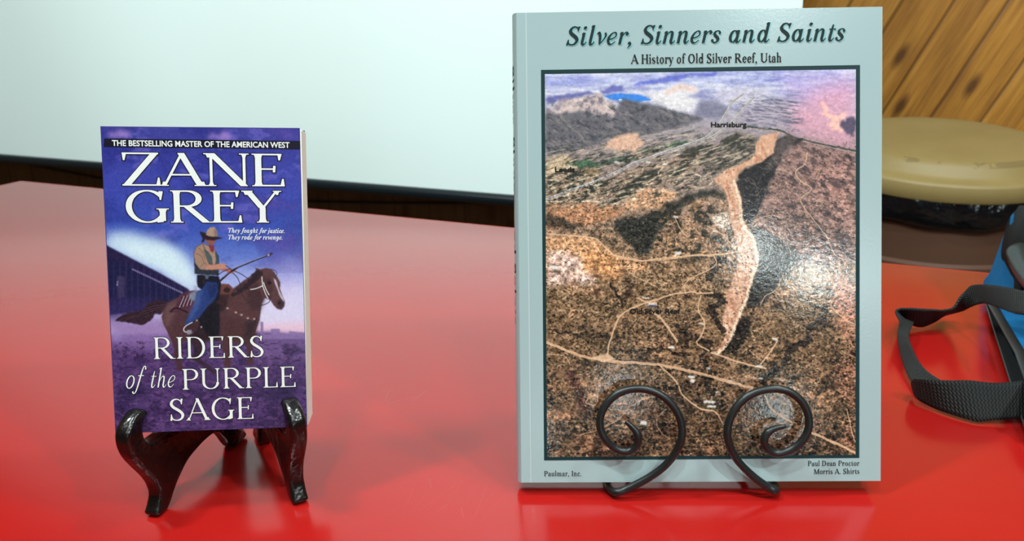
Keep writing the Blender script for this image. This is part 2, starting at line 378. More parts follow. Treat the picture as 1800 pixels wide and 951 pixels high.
# ------------------------------------------------------------------ painting: printed pictures as ink colours on a fine grid
RS = np.random.RandomState(7)
def blur(a, r):
    r = int(round(r))
    if r < 1: return a
    for ax in (0, 1):
        for _ in range(2):
            p = np.pad(a, [(r+1, r) if i == ax else (0, 0) for i in range(2)], mode='edge'); c = np.cumsum(p, axis=ax)
            n = a.shape[ax]; hi = np.take(c, range(2*r+1, 2*r+1+n), axis=ax); lo = np.take(c, range(0, n), axis=ax); a = (hi-lo)/(2*r+1)
    return a
class Canvas:
    def __init__(s, x0, y0, x1, y1, k):
        s.x0, s.y0, s.k = x0, y0, k; s.w, s.h = int((x1-x0)*k), int((y1-y0)*k)
        s.X, s.Y = np.meshgrid(x0+(np.arange(s.w)+.5)/k, y0+(np.arange(s.h)+.5)/k); s.img = np.zeros((s.h, s.w, 3))
        s.wx = {}
    def noise(s, sx, sy=None, octv=4, seed=0, rough=0.55, rot=0.0):
        sy = sy or sx; out = np.zeros((s.h, s.w)); amp = 1; tot = 0; R = np.random.RandomState(seed)
        cr, sr = math.cos(rot), math.sin(rot); XX = s.X*cr+s.Y*sr; YY = -s.X*sr+s.Y*cr
        for _ in range(octv):
            g = R.rand(97, 97); u = XX/sx + R.rand()*50; v = YY/sy + R.rand()*50
            iu, iv = np.floor(u).astype(int), np.floor(v).astype(int); fu, fv = u-iu, v-iv; fu = fu*fu*(3-2*fu); fv = fv*fv*(3-2*fv)
            a = g[iv % 97, iu % 97]; b = g[iv % 97, (iu+1) % 97]; c = g[(iv+1) % 97, iu % 97]; d = g[(iv+1) % 97, (iu+1) % 97]
            out += amp*((a*(1-fu)+b*fu)*(1-fv) + (c*(1-fu)+d*fu)*fv); tot += amp; amp *= rough; sx /= 2; sy /= 2
        return out/tot
    def warped(s, amt, sc, seed):
        if not amt: return s.X, s.Y
        key = (sc, seed)
        if key not in s.wx: s.wx[key] = (s.noise(sc, None, 3, seed+100)-.5, s.noise(sc, None, 3, seed+200)-.5)
        a, b = s.wx[key]; return s.X+amt*2*a, s.Y+amt*2*b
    def mask(s, pts, soft=0, warp=0, wsc=14, seed=1):
        X, Y = s.warped(warp, wsc, seed); P = np.asarray(pts, float); pad = warp*1.5+soft*3+2
        j0 = max(0, int((P[:, 0].min()-pad-s.x0)*s.k)); j1 = min(s.w, int((P[:, 0].max()+pad-s.x0)*s.k)+1)
        i0 = max(0, int((P[:, 1].min()-pad-s.y0)*s.k)); i1 = min(s.h, int((P[:, 1].max()+pad-s.y0)*s.k)+1)
        m = np.zeros((s.h, s.w))
        if j1 <= j0 or i1 <= i0: return m
        x, y = X[i0:i1, j0:j1], Y[i0:i1, j0:j1]; ins = np.zeros(x.shape, bool); n = len(P)
        for a in range(n):
            xa, ya = P[a]; xb, yb = P[(a+1) % n]
            if ya == yb: continue
            ins ^= ((ya > y) != (yb > y)) & (x < (xb-xa)*(y-ya)/(yb-ya)+xa)
        m[i0:i1, j0:j1] = blur(ins.astype(float), soft*s.k) if soft else ins
        return m
    def put(s, m, col, a=1.0):
        m = np.clip(m*a, 0, 1)[..., None]; s.img = s.img*(1-m) + np.asarray(col, float)*m
    def poly(s, pts, col, a=1.0, soft=0.6, warp=0, wsc=14, seed=1, tex=None):
        m = s.mask(pts, soft, warp, wsc, seed)
        if tex is not None: m = m*tex
        s.put(m, col, a)
    def line(s, pts, w, col, a=1.0, warp=0, wsc=14, seed=1, smooth=True, w1=None):
        P = crom(pts, 6) if smooth and len(pts) > 2 else np.asarray(pts, float); X, Y = s.warped(warp, wsc, seed); m = np.zeros((s.h, s.w)); n = len(P)-1
        for i in range(n):
            (xa, ya), (xb, yb) = P[i], P[i+1]; ww = w if w1 is None else w+(w1-w)*i/max(1, n-1); pad = ww+warp*1.5+2
            j0 = max(0, int((min(xa, xb)-pad-s.x0)*s.k)); j1 = min(s.w, int((max(xa, xb)+pad-s.x0)*s.k)+2)
            i0 = max(0, int((min(ya, yb)-pad-s.y0)*s.k)); i1 = min(s.h, int((max(ya, yb)+pad-s.y0)*s.k)+2)
            if j1 <= j0 or i1 <= i0: continue
            x, y = X[i0:i1, j0:j1], Y[i0:i1, j0:j1]; dx, dy = xb-xa, yb-ya; L = dx*dx+dy*dy+1e-9
            t = np.clip(((x-xa)*dx+(y-ya)*dy)/L, 0, 1); d = np.hypot(x-xa-t*dx, y-ya-t*dy)
            m[i0:i1, j0:j1] = np.maximum(m[i0:i1, j0:j1], np.clip((ww/2-d)*s.k+.5, 0, 1))
        s.put(m, col, a)
    def grad(s, stops):
        ys = [p[0] for p in stops]
        for c in range(3): s.img[..., c] = np.interp(s.Y, ys, [p[1][c] for p in stops])
    def dots(s, n, rfn, col, a, dens, seed, asp=1.0, lo=0):
        R = np.random.RandomState(seed); px = R.randint(0, s.w, n); py = R.randint(0, s.h, n); keep = R.rand(n) < dens[py, px]
        for x, y, q in zip(px[keep], py[keep], R.rand(int(keep.sum()))):
            r = rfn(s.y0+y/s.k)*s.k*(0.6+0.8*q); ri = int(r+1.5); i0, i1, j0, j1 = max(0, y-ri), min(s.h, y+ri+1), max(0, x-ri), min(s.w, x+ri+1)
            yy, xx = np.mgrid[i0:i1, j0:j1]; m = np.clip(r-np.hypot((xx-x)/asp, yy-y)+.5, 0, 1)[..., None]*a
            s.img[i0:i1, j0:j1] = s.img[i0:i1, j0:j1]*(1-m)+np.asarray(col, float)*m
    def sample(s, px, py):
        u = np.clip((px-s.x0)*s.k-.5, 0, s.w-1.001); v = np.clip((py-s.y0)*s.k-.5, 0, s.h-1.001); i, j = v.astype(int), u.astype(int); fv, fu = (v-i)[..., None], (u-j)[..., None]
        I = s.img; return (I[i, j]*(1-fu)+I[i, j+1]*fu)*(1-fv)+(I[i+1, j]*(1-fu)+I[i+1, j+1]*fu)*fv

class Pose:
    def __init__(s, q):
        y, l, t = q[3:6]; s.m = (Matrix.Rotation(y, 4, 'Z') @ Matrix.Rotation(-l, 4, 'X') @ Matrix.Rotation(t, 4, 'Y')); s.m.translation = Vector(q[:3])
        s.R = np.array(s.m.to_3x3()); s.o = np.array(q[:3])
    def local(s, px, py, yl=0.0):
        r = ray(px, py); n = s.R[:, 1]; k = ((s.o + n*yl - C) @ n)/(r @ n); return (C + r*k - s.o) @ s.R
    def world(s, v): return s.R @ np.asarray(v, float) + s.o
def picture(name, pose, corners, cv, nu, nv, y, mat, parent, gain=1.0):
    TL, TR, BR, BL = [pose.local(*c)[[0, 2]] for c in corners] if len(corners[0]) == 2 and abs(corners[0][0]) > 5 else [np.array(c) for c in corners]
    u, v = np.meshgrid(np.linspace(0, 1, nu), np.linspace(0, 1, nv)); u = u.ravel()[:, None]; v = v.ravel()[:, None]
    P = (TL*(1-u)+TR*u)*(1-v)+(BL*(1-u)+BR*u)*v
    L = np.column_stack([P[:, 0], np.full(len(P), y), P[:, 1]]); px, py = proj(L @ pose.R.T + pose.o)
    colr = s2l(cv.sample(px, py).clip(0, 255))*gain
    me = bpy.data.meshes.new(name); me.vertices.add(nu*nv); me.vertices.foreach_set('co', L.ravel())
    i, j = np.meshgrid(np.arange(nv-1), np.arange(nu-1), indexing='ij'); a = (i*nu+j).ravel(); q = np.column_stack([a, a+nu, a+nu+1, a+1]); nf = len(q)
    me.loops.add(nf*4); me.loops.foreach_set('vertex_index', q.ravel().astype(np.int32)); me.polygons.add(nf); me.polygons.foreach_set('loop_start', np.arange(0, nf*4, 4, dtype=np.int32))
    try: me.polygons.foreach_set('loop_total', np.full(nf, 4, dtype=np.int32))
    except Exception: pass
    me.update(calc_edges=True); at = me.color_attributes.new('ink', 'FLOAT_COLOR', 'POINT'); at.data.foreach_set('color', np.column_stack([colr, np.ones(len(colr))]).astype(np.float32).ravel())
    me.materials.append(mat); me.validate(); return add(name, me, parent)

# ------------------------------------------------------------------ lettering: strokes with thick and thin like printed type
def pen(pts, T, t, phi=0.0):
    d = np.gradient(np.asarray(pts, float), axis=0); a = np.arctan2(d[:, 1], d[:, 0]); return t+(T-t)*np.abs(np.sin(a-phi))**1.4
class Face:
    """a hand-made serif alphabet; cap height 1"""
    def __init__(s, T, t, sh=None, sl=0.11, italic=False, xh=0.64):
        s.T, s.t, s.sh, s.sl, s.it, s.xh = T, t, sh or t, sl, italic, xh; s.o = []
    def P(s, pts, w): s.o.append((np.asarray(pts, float), np.broadcast_to(np.asarray(w, float), (len(pts),))/2, None))
    def hb(s, x0, y0, x1, y1, w):
        hw = w/2*math.hypot(x1-x0, y1-y0)/max(1e-6, abs(y1-y0)); s.o.append((np.array([(x0, y0), (x1, y1)], float), np.array([hw, hw]), 'h'))
    def arc(s, cx, cy, rx, ry, a0, a1, T=None, t=None, phi=0.0, n=26):
        a = np.radians(np.linspace(a0, a1, n)); p = np.column_stack([cx+rx*np.cos(a), cy+ry*np.sin(a)]); s.P(p, pen(p, T or s.T, t or s.t, phi))
    def cv(s, pts, w=None, T=None, t=None, phi=0.0):
        p = crom(pts, 7)
        if w is None: s.P(p, pen(p, T or s.T, t or s.t, phi))
        else: s.P(p, np.interp(np.linspace(0, len(pts)-1, len(p)), range(len(pts)), w))
    def ser(s, x, y, l=None, w=None, side=0):
        l = l or s.sl; w = w or s.T; d = 1 if y < 0.3 else -1
        x0, x1 = (x-w/2-l if side <= 0 else x-w/2), (x+w/2+l if side >= 0 else x+w/2); s.P([(x0, y+d*s.sh/2), (x1, y+d*s.sh/2)], s.sh)
        b = l*0.55; s.P([(x, y+d*s.sh*.5), (x, y+d*(s.sh+.03)), (x, y+d*(s.sh+.10))], [w+2*b, w+b*.7, w])
    def stem(s, x, y0=0, y1=1, w=None, b=True, tp=True):
        w = w or s.T; s.hb(x, y0, x, y1, w)
        if b: s.ser(x, y0, w=w)
        if tp: s.ser(x, y1, w=w)
    def vs(s, x, y0, y1, w0=None, w1=None): s.P([(x, y0), (x+.01*(1 if y1 > y0 else -1), y1)], [w0 or s.t*2.0, w1 or s.t*.7])
    def dot(s, x, y, r): a = np.linspace(0, np.pi, 12); s.P(np.column_stack([x-r*np.cos(a), np.full(12, y)]), 2*r*np.sin(a)+1e-4)
    def g(s, c):
        T, t, s.o = s.T, s.t, []; X = s.xh; T2 = T*.88
        if c == 'A': s.hb(.10, 0, .46, 1, t*1.15); s.hb(.82, 0, .44, 1.0, T); s.P([(.24, .34), (.68, .34)], t); s.ser(.09, 0, w=t); s.ser(.83, 0, w=T); w = .93
        elif c == 'D': s.stem(.18); s.arc(.38, .5, .44-T/2, .5-t/2, -90, 90); s.P([(.18, t/2), (.38, t/2)], t); s.P([(.18, 1-t/2), (.38, 1-t/2)], t); w = .9
        elif c == 'E': s.stem(.17); s.P([(.17, 1-t/2), (.62, 1-t/2)], t); s.P([(.17, .53), (.50, .53)], t); s.P([(.17, t/2), (.66, t/2)], t); s.vs(.61, 1, .80); s.vs(.66, 0, .23); s.P([(.49, .43), (.50, .63)], t*1.1); w = .74
        elif c == 'G': s.arc(.5, .5, .45-T/2, .51-t/2, 42, 325); s.stem(.82, .05, .44, b=False, tp=False); s.ser(.82, .44); s.P([(.82, .07), (.70, .02)], [T*.8, t]); s.vs(.79, .97, .70); w = .98
        elif c == 'H': s.stem(.17); s.stem(.73); s.P([(.17, .52), (.73, .52)], t); w = .9
        elif c == 'I': s.stem(.18); w = .36
        elif c == 'L': s.stem(.17); s.P([(.17, t/2), (.60, t/2)], t); s.vs(.61, 0, .26); w = .68
        elif c == 'M': s.stem(.13, w=t*1.15, tp=False); s.hb(.13, 1, .52, 0, T); s.hb(.88, 1, .52, 0, t*1.1); s.stem(.90, w=T, tp=False); s.ser(.10, 1, w=t, side=-1); s.ser(.92, 1, w=T, side=1); w = 1.06
        elif c == 'N': s.stem(.16, w=t*1.25, tp=False); s.hb(.16, 1, .83, 0, T); s.stem(.83, w=t*1.25, b=False); s.ser(.11, 1, w=t*1.2, side=-1); w = 1.0
        elif c == 'O': s.arc(.46, .5, .42-T/2, .51-t/2, 0, 360); w = .92
        elif c in 'PR':
            s.stem(.18); yb = .46 if c == 'P' else .49; ry = (1-yb)/2; s.arc(.40, yb+ry, .31-T/2, ry-t/2, -90, 90); s.P([(.18, 1-t/2), (.40, 1-t/2)], t); s.P([(.18, yb+t/2), (.40, yb+t/2)], t); w = .73
            if c == 'R': s.hb(.40, .5, .80, 0, T); s.P([(.80, s.sh/2), (.93, s.sh/2)], s.sh); w = .90
        elif c == 'S':
            s.cv([(.50, .76), (.46, .90), (.32, .98), (.17, .93), (.10, .77), (.18, .62), (.33, .51), (.48, .38), (.54, .24), (.47, .08), (.31, .02), (.15, .08), (.09, .27)], [t, t*1.1, t*1.1, T*.75, T, T*1.05, T*1.1, T*1.05, T, T*.75, t*1.1, t*1.2, t]); s.vs(.51, 1.0, .74); s.vs(.085, 0, .30); w = .64
        elif c == 'T': s.stem(.42, tp=False); s.P([(.06, 1-t/2), (.78, 1-t/2)], t); s.vs(.065, 1, .76); s.vs(.775, 1, .76); w = .84
        elif c == 'U': s.stem(.17, .32, 1, b=False); s.arc(.46, .32, .29, .32-t/2, 180, 360); s.stem(.75, .3, 1, w=t*1.25, b=False); w = .9
        elif c == 'Y': s.hb(.13, 1, .44, .46, T); s.hb(.76, 1, .46, .46, t*1.15); s.stem(.45, 0, .48, tp=False); s.ser(.12, 1, w=T*.8); s.ser(.77, 1, w=t); w = .88
        elif c == 'Z': s.P([(.10, 1-t/2), (.78, 1-t/2)], t); s.hb(.14, t*.5, .70, 1-t*.5, T*1.02); s.P([(.05, t/2), (.76, t/2)], t); s.vs(.105, 1, .77); s.vs(.765, 0, .25); w = .84
        elif c == ',': s.dot(.12, .06, .075); s.cv([(.17, .06), (.17, -.06), (.07, -.19)], [T*.7, T*.6, t*.6]); w = .3
        elif c == '.': s.dot(.12, .07, .075); w = .28
        elif c == ' ': w = .32
        elif s.it: w = s.gi(c, X, T, t)
        else:
            def xs(x, top=X, b=True):
                s.hb(x, 0, x, top, T2); s.P([(x-.13, top-.055), (x, top-.01)], [t*.8, t*1.8])
                if b: s.ser(x, 0, s.sl*.75, T2)
            def arch(x0, x1):
                s.cv([(x0, X*.62), (x0+.10, X*.93), ((x0+x1)/2+.05, X-t/2), (x1-.03, X*.86), (x1, X*.6)], [t*.8, t, t*1.4, T2*.8, T2]); s.hb(x1, 0, x1, X*.62, T2); s.ser(x1, 0, s.sl*.75, T2)
            if c == 'a': s.cv([(.10, .47), (.17, .61), (.29, X-t*.4), (.39, .58), (.41, .42)], [T2*.8, t, t*1.2, T2*.8, T2]); s.hb(.41, .1, .41, .45, T2); s.cv([(.41, .14), (.44, .03), (.53, .03)], [T2, t*1.6, t]); s.cv([(.41, .38), (.22, .33), (.10, .22), (.11, .06), (.22, .02), (.34, .07), (.41, .18)], [t, t, T2*.9, T2*.9, t, t, t]); s.dot(.12, .48, T2*.52); w = .56
            elif c == 'c': s.arc(.32, X/2, .26-T2/2, X/2+.01-t/2, 50, 320, T2, t); s.dot(.47, X*.76, T2*.5); w = .54
            elif c == 'd': s.arc(.30, X/2, .25-T2/2, X/2+.01-t/2, 20, 340, T2, t); s.hb(.50, 0, .50, 1.05, T2); s.P([(.37, 1.0), (.50, 1.04)], [t*.8, t*1.8]); s.P([(.50, s.sh/2), (.64, s.sh/2)], s.sh); w = .66
            elif c == 'e': s.arc(.32, X/2, .26-T2/2, X/2+.01-t/2, 8, 325, T2, t); s.P([(.10, X*.56), (.53, X*.56)], t); w = .57
            elif c == 'f': s.hb(.20, 0, .20, .85, T2); s.cv([(.20, .82), (.23, .99), (.33, 1.05), (.42, .98)], [T2, T2*.7, t, T2*.6]); s.P([(.06, X-t/2), (.38, X-t/2)], t); s.ser(.20, 0, s.sl*.75, T2); s.dot(.42, .97, T2*.5); w = .40
            elif c == 'h': xs(.18, 1.05); arch(.18, .50); w = .67
            elif c == 'i': xs(.18); s.dot(.17, .92, T2*.62); w = .34
            elif c == 'l': xs(.18, 1.05); w = .34
            elif c == 'm': xs(.18); arch(.18, .49); arch(.49, .80); w = .98
            elif c == 'n': xs(.18); arch(.18, .50); w = .67
            elif c == 'o': s.arc(.32, X/2, .27-T2/2, X/2+.015-t/2, 0, 360, T2, t); w = .63
            elif c == 'r': xs(.18); s.cv([(.18, .40), (.26, .57), (.38, X-.02), (.44, .55)], [t, t, t*1.4, T2*.7]); s.dot(.43, .54, T2*.52); w = .50
            elif c == 's': s.cv([(.39, .50), (.33, .61), (.22, X-t/2), (.12, .57), (.13, .43), (.25, .34), (.38, .24), (.38, .10), (.27, .02), (.15, .05), (.09, .17)], [t, t, t, T2*.8, T2, T2, T2, T2*.8, t, t, t]); w = .48
            elif c == 't': s.cv([(.20, .86), (.20, .40), (.21, .12), (.29, .02), (.40, .10)], [t, T2, T2, T2*.7, t]); s.P([(.06, X-t/2), (.36, X-t/2)], t); w = .42
            elif c == 'u': s.hb(.17, .2, .17, X, T2); s.P([(.05, X-.04), (.17, X-.01)], [t, t*1.8]); s.cv([(.17, .22), (.20, .06), (.32, .02), (.44, .09), (.50, .2)], [T2, T2*.7, t, t, t]); s.hb(.50, 0, .50, X, T2); s.P([(.38, X-.04), (.50, X-.01)], [t, t*1.8]); s.P([(.50, s.sh/2), (.62, s.sh/2)], s.sh); w = .65
            elif c == 'v': s.hb(.10, X, .30, 0, T2); s.hb(.50, X, .30, 0, t); s.ser(.10, X, .09, T2); s.ser(.50, X, .08, t); w = .58
            elif c == 'y': s.hb(.10, X, .30, 0, T2); s.cv([(.50, X), (.36, .2), (.28, -.08), (.18, -.24), (.07, -.22)], [t, t, t, t, T2*.8]); s.ser(.10, X, .09, T2); s.ser(.50, X, .08, t); w = .58
            elif c == 'p': s.hb(.18, -.3, .18, X, T2); s.arc(.36, X/2, .25-T2/2, X/2-t/2, -160, 160, T2, t); s.ser(.18, -.3, .09, T2); w = .66
            else: w = .4
        return s.o, w
    def gi(s, c, X, T, t):
        T2 = T*.9
        def istem(x, top=X, tail=True):
            s.P([(x-.10, top-.09), (x-.01, top-.01)], [t*.7, t*1.5])
            s.cv([(x, top), (x, top*.5), (x, .14), (x+.05, .02), (x+.14, .05), (x+.20, .17)], [T2, T2, T2, T2*.8, t, t*.7]) if tail else s.hb(x, 0, x, top, T2)
        def iarch(x0, x1, tail=True):
            s.cv([(x0, X*.35), (x0+.09, X*.78), (x0+.20, X-t*.5), (x1-.02, X*.88), (x1, X*.6)], [t*.7, t*.8, t*1.5, T2*.9, T2])
            s.cv([(x1, X*.62), (x1, .3), (x1, .13), (x1+.05, .02), (x1+.13, .05), (x1+.19, .16)], [T2, T2, T2, T2*.8, t, t*.7])
        def bowl(x=.30, r=.24): s.arc(x, X/2, r-T2/2, X/2-t/2, 18, 342, T2, t, -.15)
        if c == 'a': bowl(); istem(.48); return .70
        if c == 'c': s.arc(.30, X/2, .25-T2/2, X/2-t/2, 45, 325, T2, t, -.1); s.dot(.43, X*.78, T2*.5); return .50
        if c == 'd': bowl(); istem(.48, 1.05); return .70
        if c == 'e': s.cv([(.12, X*.42), (.28, X*.48), (.43, X*.68), (.40, X*.94), (.27, X-t*.4), (.13, X*.72), (.08, X*.36), (.16, .05), (.30, .02), (.45, .17)], [t, t, T2*.5, T2*.5, t, T2*.8, T2, T2*.8, t, t*.7]); return .54
        if c == 'f': s.cv([(.50, .93), (.44, 1.05), (.34, 1.0), (.28, .7), (.22, .2), (.16, -.14), (.06, -.26), (-.04, -.2)], [T2*.8, t*1.3, T2*.7, T2, T2, T2*.8, t*1.2, T2*.7]); s.P([(.10, X-t/2), (.46, X-t/2)], t); s.dot(.49, .93, T2*.5); s.dot(-.03, -.19, T2*.5); return .42
        if c == 'g': bowl(); s.cv([(.48, X), (.48, .2), (.46, -.1), (.36, -.27), (.18, -.28), (.06, -.18)], [T2, T2, T2, T2*.7, t*1.2, T2*.6]); return .66
        if c == 'h': s.hb(.16, 0, .16, 1.05, T2); s.P([(.05, .98), (.15, 1.04)], [t, t*1.5]); iarch(.16, .46); return .68
        if c == 'i': istem(.16); s.dot(.16, .92, T2*.62); return .38
        if c == 'j': s.cv([(.16, X), (.16, .1), (.13, -.16), (.03, -.28), (-.06, -.22)], [T2, T2, T2*.8, t, T2*.6]); s.P([(.06, X-.09), (.15, X-.01)], [t, t*1.5]); s.dot(.16, .92, T2*.6); return .34
        if c == 'l': istem(.16, 1.05); return .38
        if c == 'n': istem(.14, tail=False); iarch(.14, .46); return .68
        if c == 'o': s.arc(.31, X/2, .26-T2/2, X/2+.01-t/2, 0, 360, T2, t, -.15); return .60
        if c == 'r': istem(.14, tail=False); s.cv([(.14, X*.4), (.24, X*.82), (.36, X-.01), (.43, X*.88)], [t*.7, t, T2*.5, T2*.7]); s.dot(.42, X*.84, T2*.55); return .48
        if c == 's': s.cv([(.38, X*.80), (.32, X*.95), (.21, X-t*.4), (.11, X*.84), (.14, X*.64), (.27, X*.46), (.35, X*.26), (.29, .05), (.17, .02), (.05, .13)], [T2*.7, t, t, T2*.8, T2, T2, T2, T2*.7, t, T2*.7]); s.dot(.06, .14, T2*.45); s.dot(.37, X*.78, T2*.4); return .44
        if c == 't': s.cv([(.18, .88), (.16, .5), (.15, .14), (.20, .02), (.29, .05), (.36, .17)], [t, T2, T2, T2*.8, t, t*.7]); s.P([(.03, X-t/2), (.36, X-t/2)], t); return .40
        if c == 'u': s.cv([(.14, X), (.14, .3), (.15, .1), (.24, .02), (.36, .1), (.45, X*.5)], [T2, T2, T2*.9, t, t, t*.7]); istem(.46); return .70
        if c == 'v': s.cv([(.03, X*.86), (.10, X-.01), (.17, X*.8), (.22, .3), (.24, .02)], [t, T2*.8, T2, T2, t]); s.cv([(.24, .02), (.40, .26), (.48, X*.72), (.42, X-.02)], [t, t, T2*.7, T2*.7]); return .54
        if c == 'y': s.cv([(.03, X*.86), (.10, X-.01), (.17, X*.8), (.22, .3), (.25, .02)], [t, T2*.8, T2, T2, t]); s.cv([(.48, X), (.42, .3), (.28, -.1), (.12, -.27), (0, -.22)], [T2*.8, T2*.6, t, t, T2*.7]); return .54
        return .4
def text_serif(st, face, slant=0.0, track=0.0, mixed=None):
    """list of strokes of a line of type in cap-height units and its width"""
    out = []; x = 0.0
    for ch in st:
        o, w = face.g(ch)
        for p, h, k in o:
            q = p.copy(); q[:, 0] += x; out.append((q, h, k))
        x += w+track
    return out, x-track
def strokes_mesh(S, grow=0.0):
    V = []; Fc = []
    for si, (p, h, k) in enumerate(S):
        n = len(p); b = len(V); si = si % 9; hw = h+grow; q = p.copy()
        if k == 'h':
            d = np.sign(q[1, 1]-q[0, 1]); f = (q[1]-q[0])/max(1e-6, abs(q[1, 1]-q[0, 1])); q[0] -= f*grow; q[1] += f*grow; nx = np.tile([1.0, 0.0], (2, 1))
        else:
            t = np.gradient(q, axis=0); t /= np.linalg.norm(t, axis=1)[:, None]+1e-9
            if grow: q[0] -= t[0]*grow; q[-1] += t[-1]*grow
            nx = np.column_stack([t[:, 1], -t[:, 0]])
        for i in range(n): V.append((*(q[i]-nx[i]*hw[i]), si)); V.append((*(q[i]+nx[i]*hw[i]), si))
        for i in range(n-1): Fc.append((b+2*i, b+2*i+1, b+2*i+3, b+2*i+2))
    return np.array(V), Fc
class Lettering:
    """collects lines of print on one cover into one mesh"""
    def __init__(s, pose): s.p, s.V, s.F, s.M = pose, [], [], []
    def place(s, V2, Fc, x0, x1, capw, a, b, cap_px, y, mi, slant=0.0, shift=(0, 0)):
        A, B = s.p.local(*a)[[0, 2]], s.p.local(*b)[[0, 2]]; A2 = s.p.local(a[0], a[1]-cap_px)[[0, 2]]; cap = np.linalg.norm(A2-A)/capw
        L = np.linalg.norm(B-A); ex = (B-A)/L; ez = np.array([-ex[1], ex[0]]); sx = L/(x1-x0); base = len(s.V)
        for i, vv in enumerate(V2):
            gx, gy = vv[0], vv[1]; dy = vv[2]*4e-6 if len(vv) > 2 else 0.0; q = A+ex*((gx-x0)*sx+slant*gy*cap+shift[0])+ez*(gy*cap+shift[1]); s.V.append((q[0], y-dy, q[1]))
        for f in Fc: s.F.append(tuple(base+i for i in f)); s.M.append(mi)
    def serif(s, st, face, a, b, cap_px, y=-.00035, mi=0, slant=0.0, track=0.02, grow=0.0, shift=(0, 0), bounds=None):
        S, w = text_serif(st, face, track=track); V2, Fc = strokes_mesh(S, 0.0); sh = slant*V2[:, 1]
        x0, x1 = V2[:, 0].min(), V2[:, 0].max()
        if grow: V2, Fc = strokes_mesh(S, grow)
        s.place(V2, Fc, x0, x1, 1.0, a, b, cap_px, y, mi, slant, shift)
    def sans(s, st, a, b, cap_px, y=-.00035, mi=0, bold=0.0):
        cu = bpy.data.curves.new('type', 'FONT'); cu.body = st; cu.size = 1.0; cu.offset = bold; cu.resolution_u = 3; cu.fill_mode = 'FRONT'
        ob = bpy.data.objects.new('type', cu); me = bpy.data.meshes.new_from_object(ob); V2 = np.array([(v.co.x, v.co.y) for v in me.vertices]); Fc = [tuple(p.vertices) for p in me.polygons]
        bpy.data.objects.remove(ob); bpy.data.meshes.remove(me); bpy.data.curves.remove(cu)
        s.place(V2, Fc, V2[:, 0].min(), V2[:, 0].max(), 0.70, a, b, cap_px, y, mi)
    def build(s, name, mats, parent):
        if not s.V: return
        mats = [mats[i] for i in range(len(mats))]; me = mesh(name, s.V, s.F, mats, midx=s.M); me.validate(); s.V, s.F, s.M = [], [], []; return add(name, me, parent)

